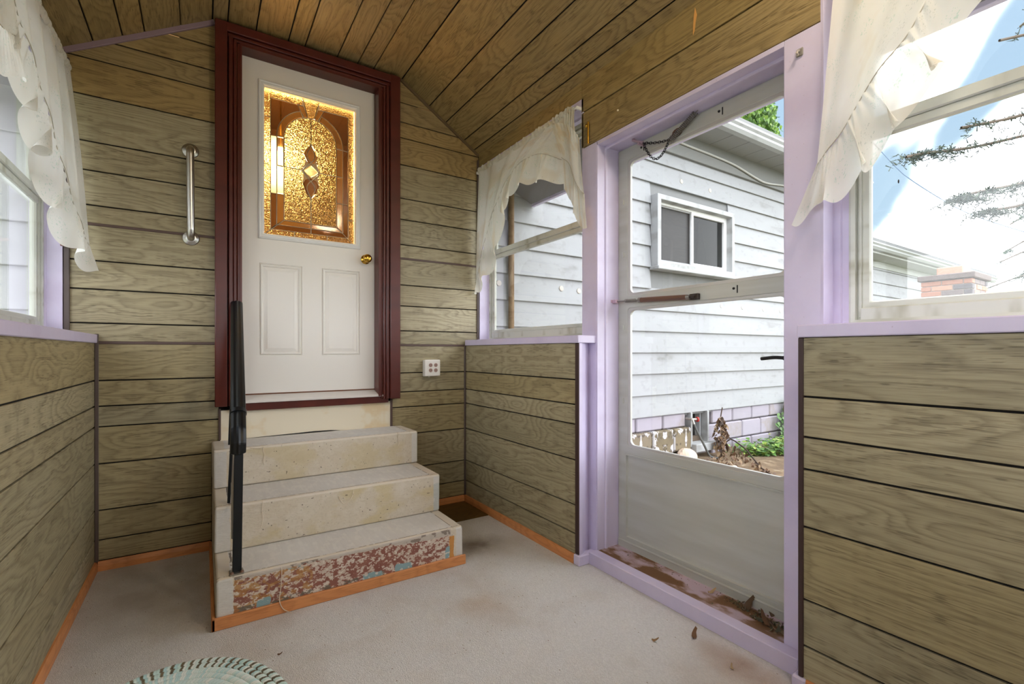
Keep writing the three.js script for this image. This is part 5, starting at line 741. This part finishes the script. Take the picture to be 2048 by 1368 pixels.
{ // wind chain with its spring at the head of the storm door
  const c = thing('door_chain', 'slack chain with a coil spring at the head of the storm door', 'chain'), dk = mat([40, 40, 44], 0.4, { metalness: 0.7 });
  part(c, 'bracket', bx(1.695, 1.748, 2.2, 2.212, 1.5, 1.512, 0.002), mat([176, 150, 166], 0.5)); part(c, 'bracket', (() => { const g = cyl([1.703, 2.241, 1.463], [1.722, 2.21, 1.518], 0.007); return g; })(), mat([176, 150, 166], 0.5));
  const link = new THREE.TorusGeometry(0.0062, 0.0015, 6, 14); link.scale(1, 1.55, 1);
  const hang = (A, B, sag, n) => { const cu = new THREE.CatmullRomCurve3(Array.from({ length: 17 }, (_, i) => { const t = i / 16, p = V3(...A).lerp(V3(...B), t); p.y -= sag * 4 * t * (1 - t); return p; })); for (let i = 0; i < n; i++) { const t = (i + 0.5) / n, p = cu.getPointAt(t), d = cu.getTangentAt(t), q = new THREE.Quaternion().setFromUnitVectors(V3(0, 1, 0), d), g = link.clone(); if (i % 2) g.rotateY(Math.PI / 2); g.applyQuaternion(q); g.translate(p.x, p.y, p.z); part(c, 'link', g, dk); } };
  hang([1.722, 2.208, 1.52], [1.728, 2.165, 1.675], 0.085, 19); hang([1.722, 2.209, 1.52], [1.728, 2.168, 1.68], 0.006, 12);
  const A = [1.734, 2.16, 1.668], B = [1.727, 2.238, 1.828], D = V3(B[0] - A[0], B[1] - A[1], B[2] - A[2]), L = D.length(); D.normalize(); const s1 = V3(1, 0, 0).addScaledVector(D, -D.x).normalize(), s2 = D.clone().cross(s1), pts = [];
  for (let i = 0; i <= 260; i++) { const t = i / 260, w = t * Math.PI * 2 * 22; pts.push([A[0] + D.x * L * t + (s1.x * Math.cos(w) + s2.x * Math.sin(w)) * 0.0115, A[1] + D.y * L * t + (s1.y * Math.cos(w) + s2.y * Math.sin(w)) * 0.0115, A[2] + D.z * L * t + (s1.z * Math.cos(w) + s2.z * Math.sin(w)) * 0.0115]); }
  part(c, 'spring', tube(pts, 0.0022, 620, 5), zinc); part(c, 'hook', tube([[1.727, 2.236, 1.826], [1.726, 2.243, 1.838], [1.726, 2.25, 1.845]], 0.002, 10, 5), zinc);
  part(c, 'plate', (() => { const g = new THREE.CylinderGeometry(0.024, 0.026, 0.004, 12); g.rotateZ(Math.PI / 2); g.scale(1, 0.85, 1.25); g.translate(1.7465, 2.197, 1.71); return g; })(), mat([112, 80, 62], 0.7, { metalness: 0.4 })); part(c, 'clip', tube([[1.735, 2.19, 1.685], [1.728, 2.168, 1.672], [1.73, 2.155, 1.68], [1.736, 2.16, 1.692]], 0.003, 16, 6), zinc);
}
{
  const h = thing('brass_hook', 'slim brass hook pin on the panelling above the storm door corner', 'hook'); part(h, 'pin', cyl([1.579, 2.388, 1.256], [1.579, 2.268, 1.256], 0.0055), brass); part(h, 'head', lathe([[0, 0.016], [0.008, 0.014], [0.0115, 0.007], [0.009, 0.0], [0.004, -0.006]], [1.586, 2.372, 1.244], [-1, 0, 0], 18), brass);
  thing('veneer_sliver', 'torn orange sliver of veneer peeling from the panelling above the storm door', 'chip', null, board([[1.914, 2.50], [1.922, 2.515], [1.928, 2.555], [1.934, 2.575], [1.924, 2.612], [1.918, 2.575], [1.915, 2.54]], 0.0015, 0, plane([1.5895, 0, 0], [0, 0, 1], [0, 1, 0]), 0, 0, true), mat([222, 164, 92], 0.6));
  thing('wall_pin', 'tiny white pin in the panelling above the storm door', 'pin', null, lathe([[0, 0.006], [0.004, 0.005], [0.0055, 0.001], [0.004, -0.001]], [1.5885, 2.362, 1.471], [-1, 0, 0], 12), mat([240, 230, 205], 0.4));
  const k = thing('clear_hook', 'small clear plastic hook stuck high on the lilac post', 'hook'); const cm = phys([236, 230, 222], 0.1, { transmission: 0.7, thickness: 0.006, ior: 1.45 }); part(k, 'pad', bx(1.583, XP, 2.176, 2.206, 2.342, 2.366, 0.004), cm); part(k, 'hook', tube([[1.583, 2.196, 2.354], [1.572, 2.19, 2.354], [1.568, 2.182, 2.354], [1.574, 2.176, 2.354]], 0.004, 16, 8), cm);
  thing('dead_insect', 'small dark insect on the lower pane of the near window', 'insect', null, (() => { const g = new THREE.SphereGeometry(1, 10, 8); g.scale(0.0016, 0.0065, 0.0022); g.translate(1.6925, 1.678, 2.606); return g; })(), mat([30, 24, 22], 0.6));
}
{ // dry leaves
  const r = rng(19), lm = [[150, 118, 84], [116, 84, 58], [96, 74, 54], [172, 146, 110]].map((c) => phys(c, 0.9, { transmission: 0.1, thickness: 0, side: THREE.DoubleSide }));
  const leaf = (label, x, y, z, s, ry) => { const g = leafGeo(0.05, 0.017, 0.9), p = g.attributes.position; for (let i = 0; i < p.count; i++) p.setXYZ(i, p.getX(i) * s + 0.005 * s * Math.sin(i * 2.3), Math.abs(p.getY(i)) * s * 0.6 + 0.006 * s * (1 + Math.sin(i * 1.9)), (p.getZ(i) - 0.025) * s); g.computeVertexNormals(); const o = thing('dry_leaf', label, 'leaf', null, g, lm[Math.floor(r() * 4)]); o.position.set(x, y, z); o.rotation.y = ry; return o; };
  leaf('crumpled brown leaf on the carpet between the steps and the lilac threshold', 1.286, 0.001, 1.965, 0.55, 0.4); leaf('pair-lobed pale brown leaf on the carpet against the lilac threshold', 1.44, 0.001, 2.03, 0.85, 1.9); leaf('small brown leaf crumb on the carpet beside the braided rug', 0.05, 0.001, 1.262, 0.42, 0.8); leaf('tiny dark leaf crumb on the carpet close to the lilac door post', 1.39, 0.001, 2.22, 0.4, 2.2);
  leaf('curled tan leaf lying alone at the middle of the storm door threshold', 1.70, 0.059, 1.93, 0.7, 0.9); leaf('large curled pale leaf on the threshold by the near door post', 1.665, 0.06, 2.19, 1.2, 2.6); leaf('dark hollow curled leaf leaning on the storm door', 1.715, 0.06, 2.09, 1.25, 1.4);
  const Q = []; for (let i = 0; i < 170; i++) { const t = r(), z = 1.98 + 0.29 * t, w = 0.02 + 0.08 * t; Q.push([1.735 - w * r() * 1.1, 0.061 + 0.025 * r() * r() * t, z, r() * 3, r() * 6.28, r() * 3, 0.22 + 0.5 * r() * t]); } for (let i = 0; i < 90; i++) Q.push([1.735 - 0.12 * r() * r(), 0.0605, 1.33 + 0.9 * r(), r() * 0.5, r() * 6.28, r() * 0.5, 0.08 + 0.16 * r()]);
  const li = scatter(null, 'leaf_litter', leafGeo(0.05, 0.017, 0.8), leafMat([255, 255, 255]), Q, [[128, 100, 74], [96, 76, 58], [120, 116, 84], [160, 138, 108], [84, 84, 60]]); li.name = numbered('threshold_litter'); li.userData = { kind: 'stuff', label: 'crumbled dry leaves swept along the storm door threshold', category: 'leaves' };
}
// ---------------------------------------------------------------- porch lamp on the sloping ceiling, out of the picture above the near window
{
  const lamp = thing('porch_lamp', 'round ceiling lamp on the sloping ceiling above the near window', 'lamp');
  lamp.position.set(1.12, 2.80, 2.95);
  part(lamp, 'globe', new THREE.SphereGeometry(0.085, 24, 16), new THREE.MeshStandardMaterial({ color: 0xffffff, emissive: new THREE.Color(...LAMP_COLOR), emissiveIntensity: 5 }));
  part(lamp, 'collar', cyl([0.02, 0.07, 0], [0.05, 0.125, 0], 0.05), brass);
  const l = new THREE.PointLight(new THREE.Color(...LAMP_COLOR), LAMP_POWER, 0, 2); l.castShadow = true; l.shadow.radius = 8; lamp.add(l);
}
renderer.render(scene, camera);
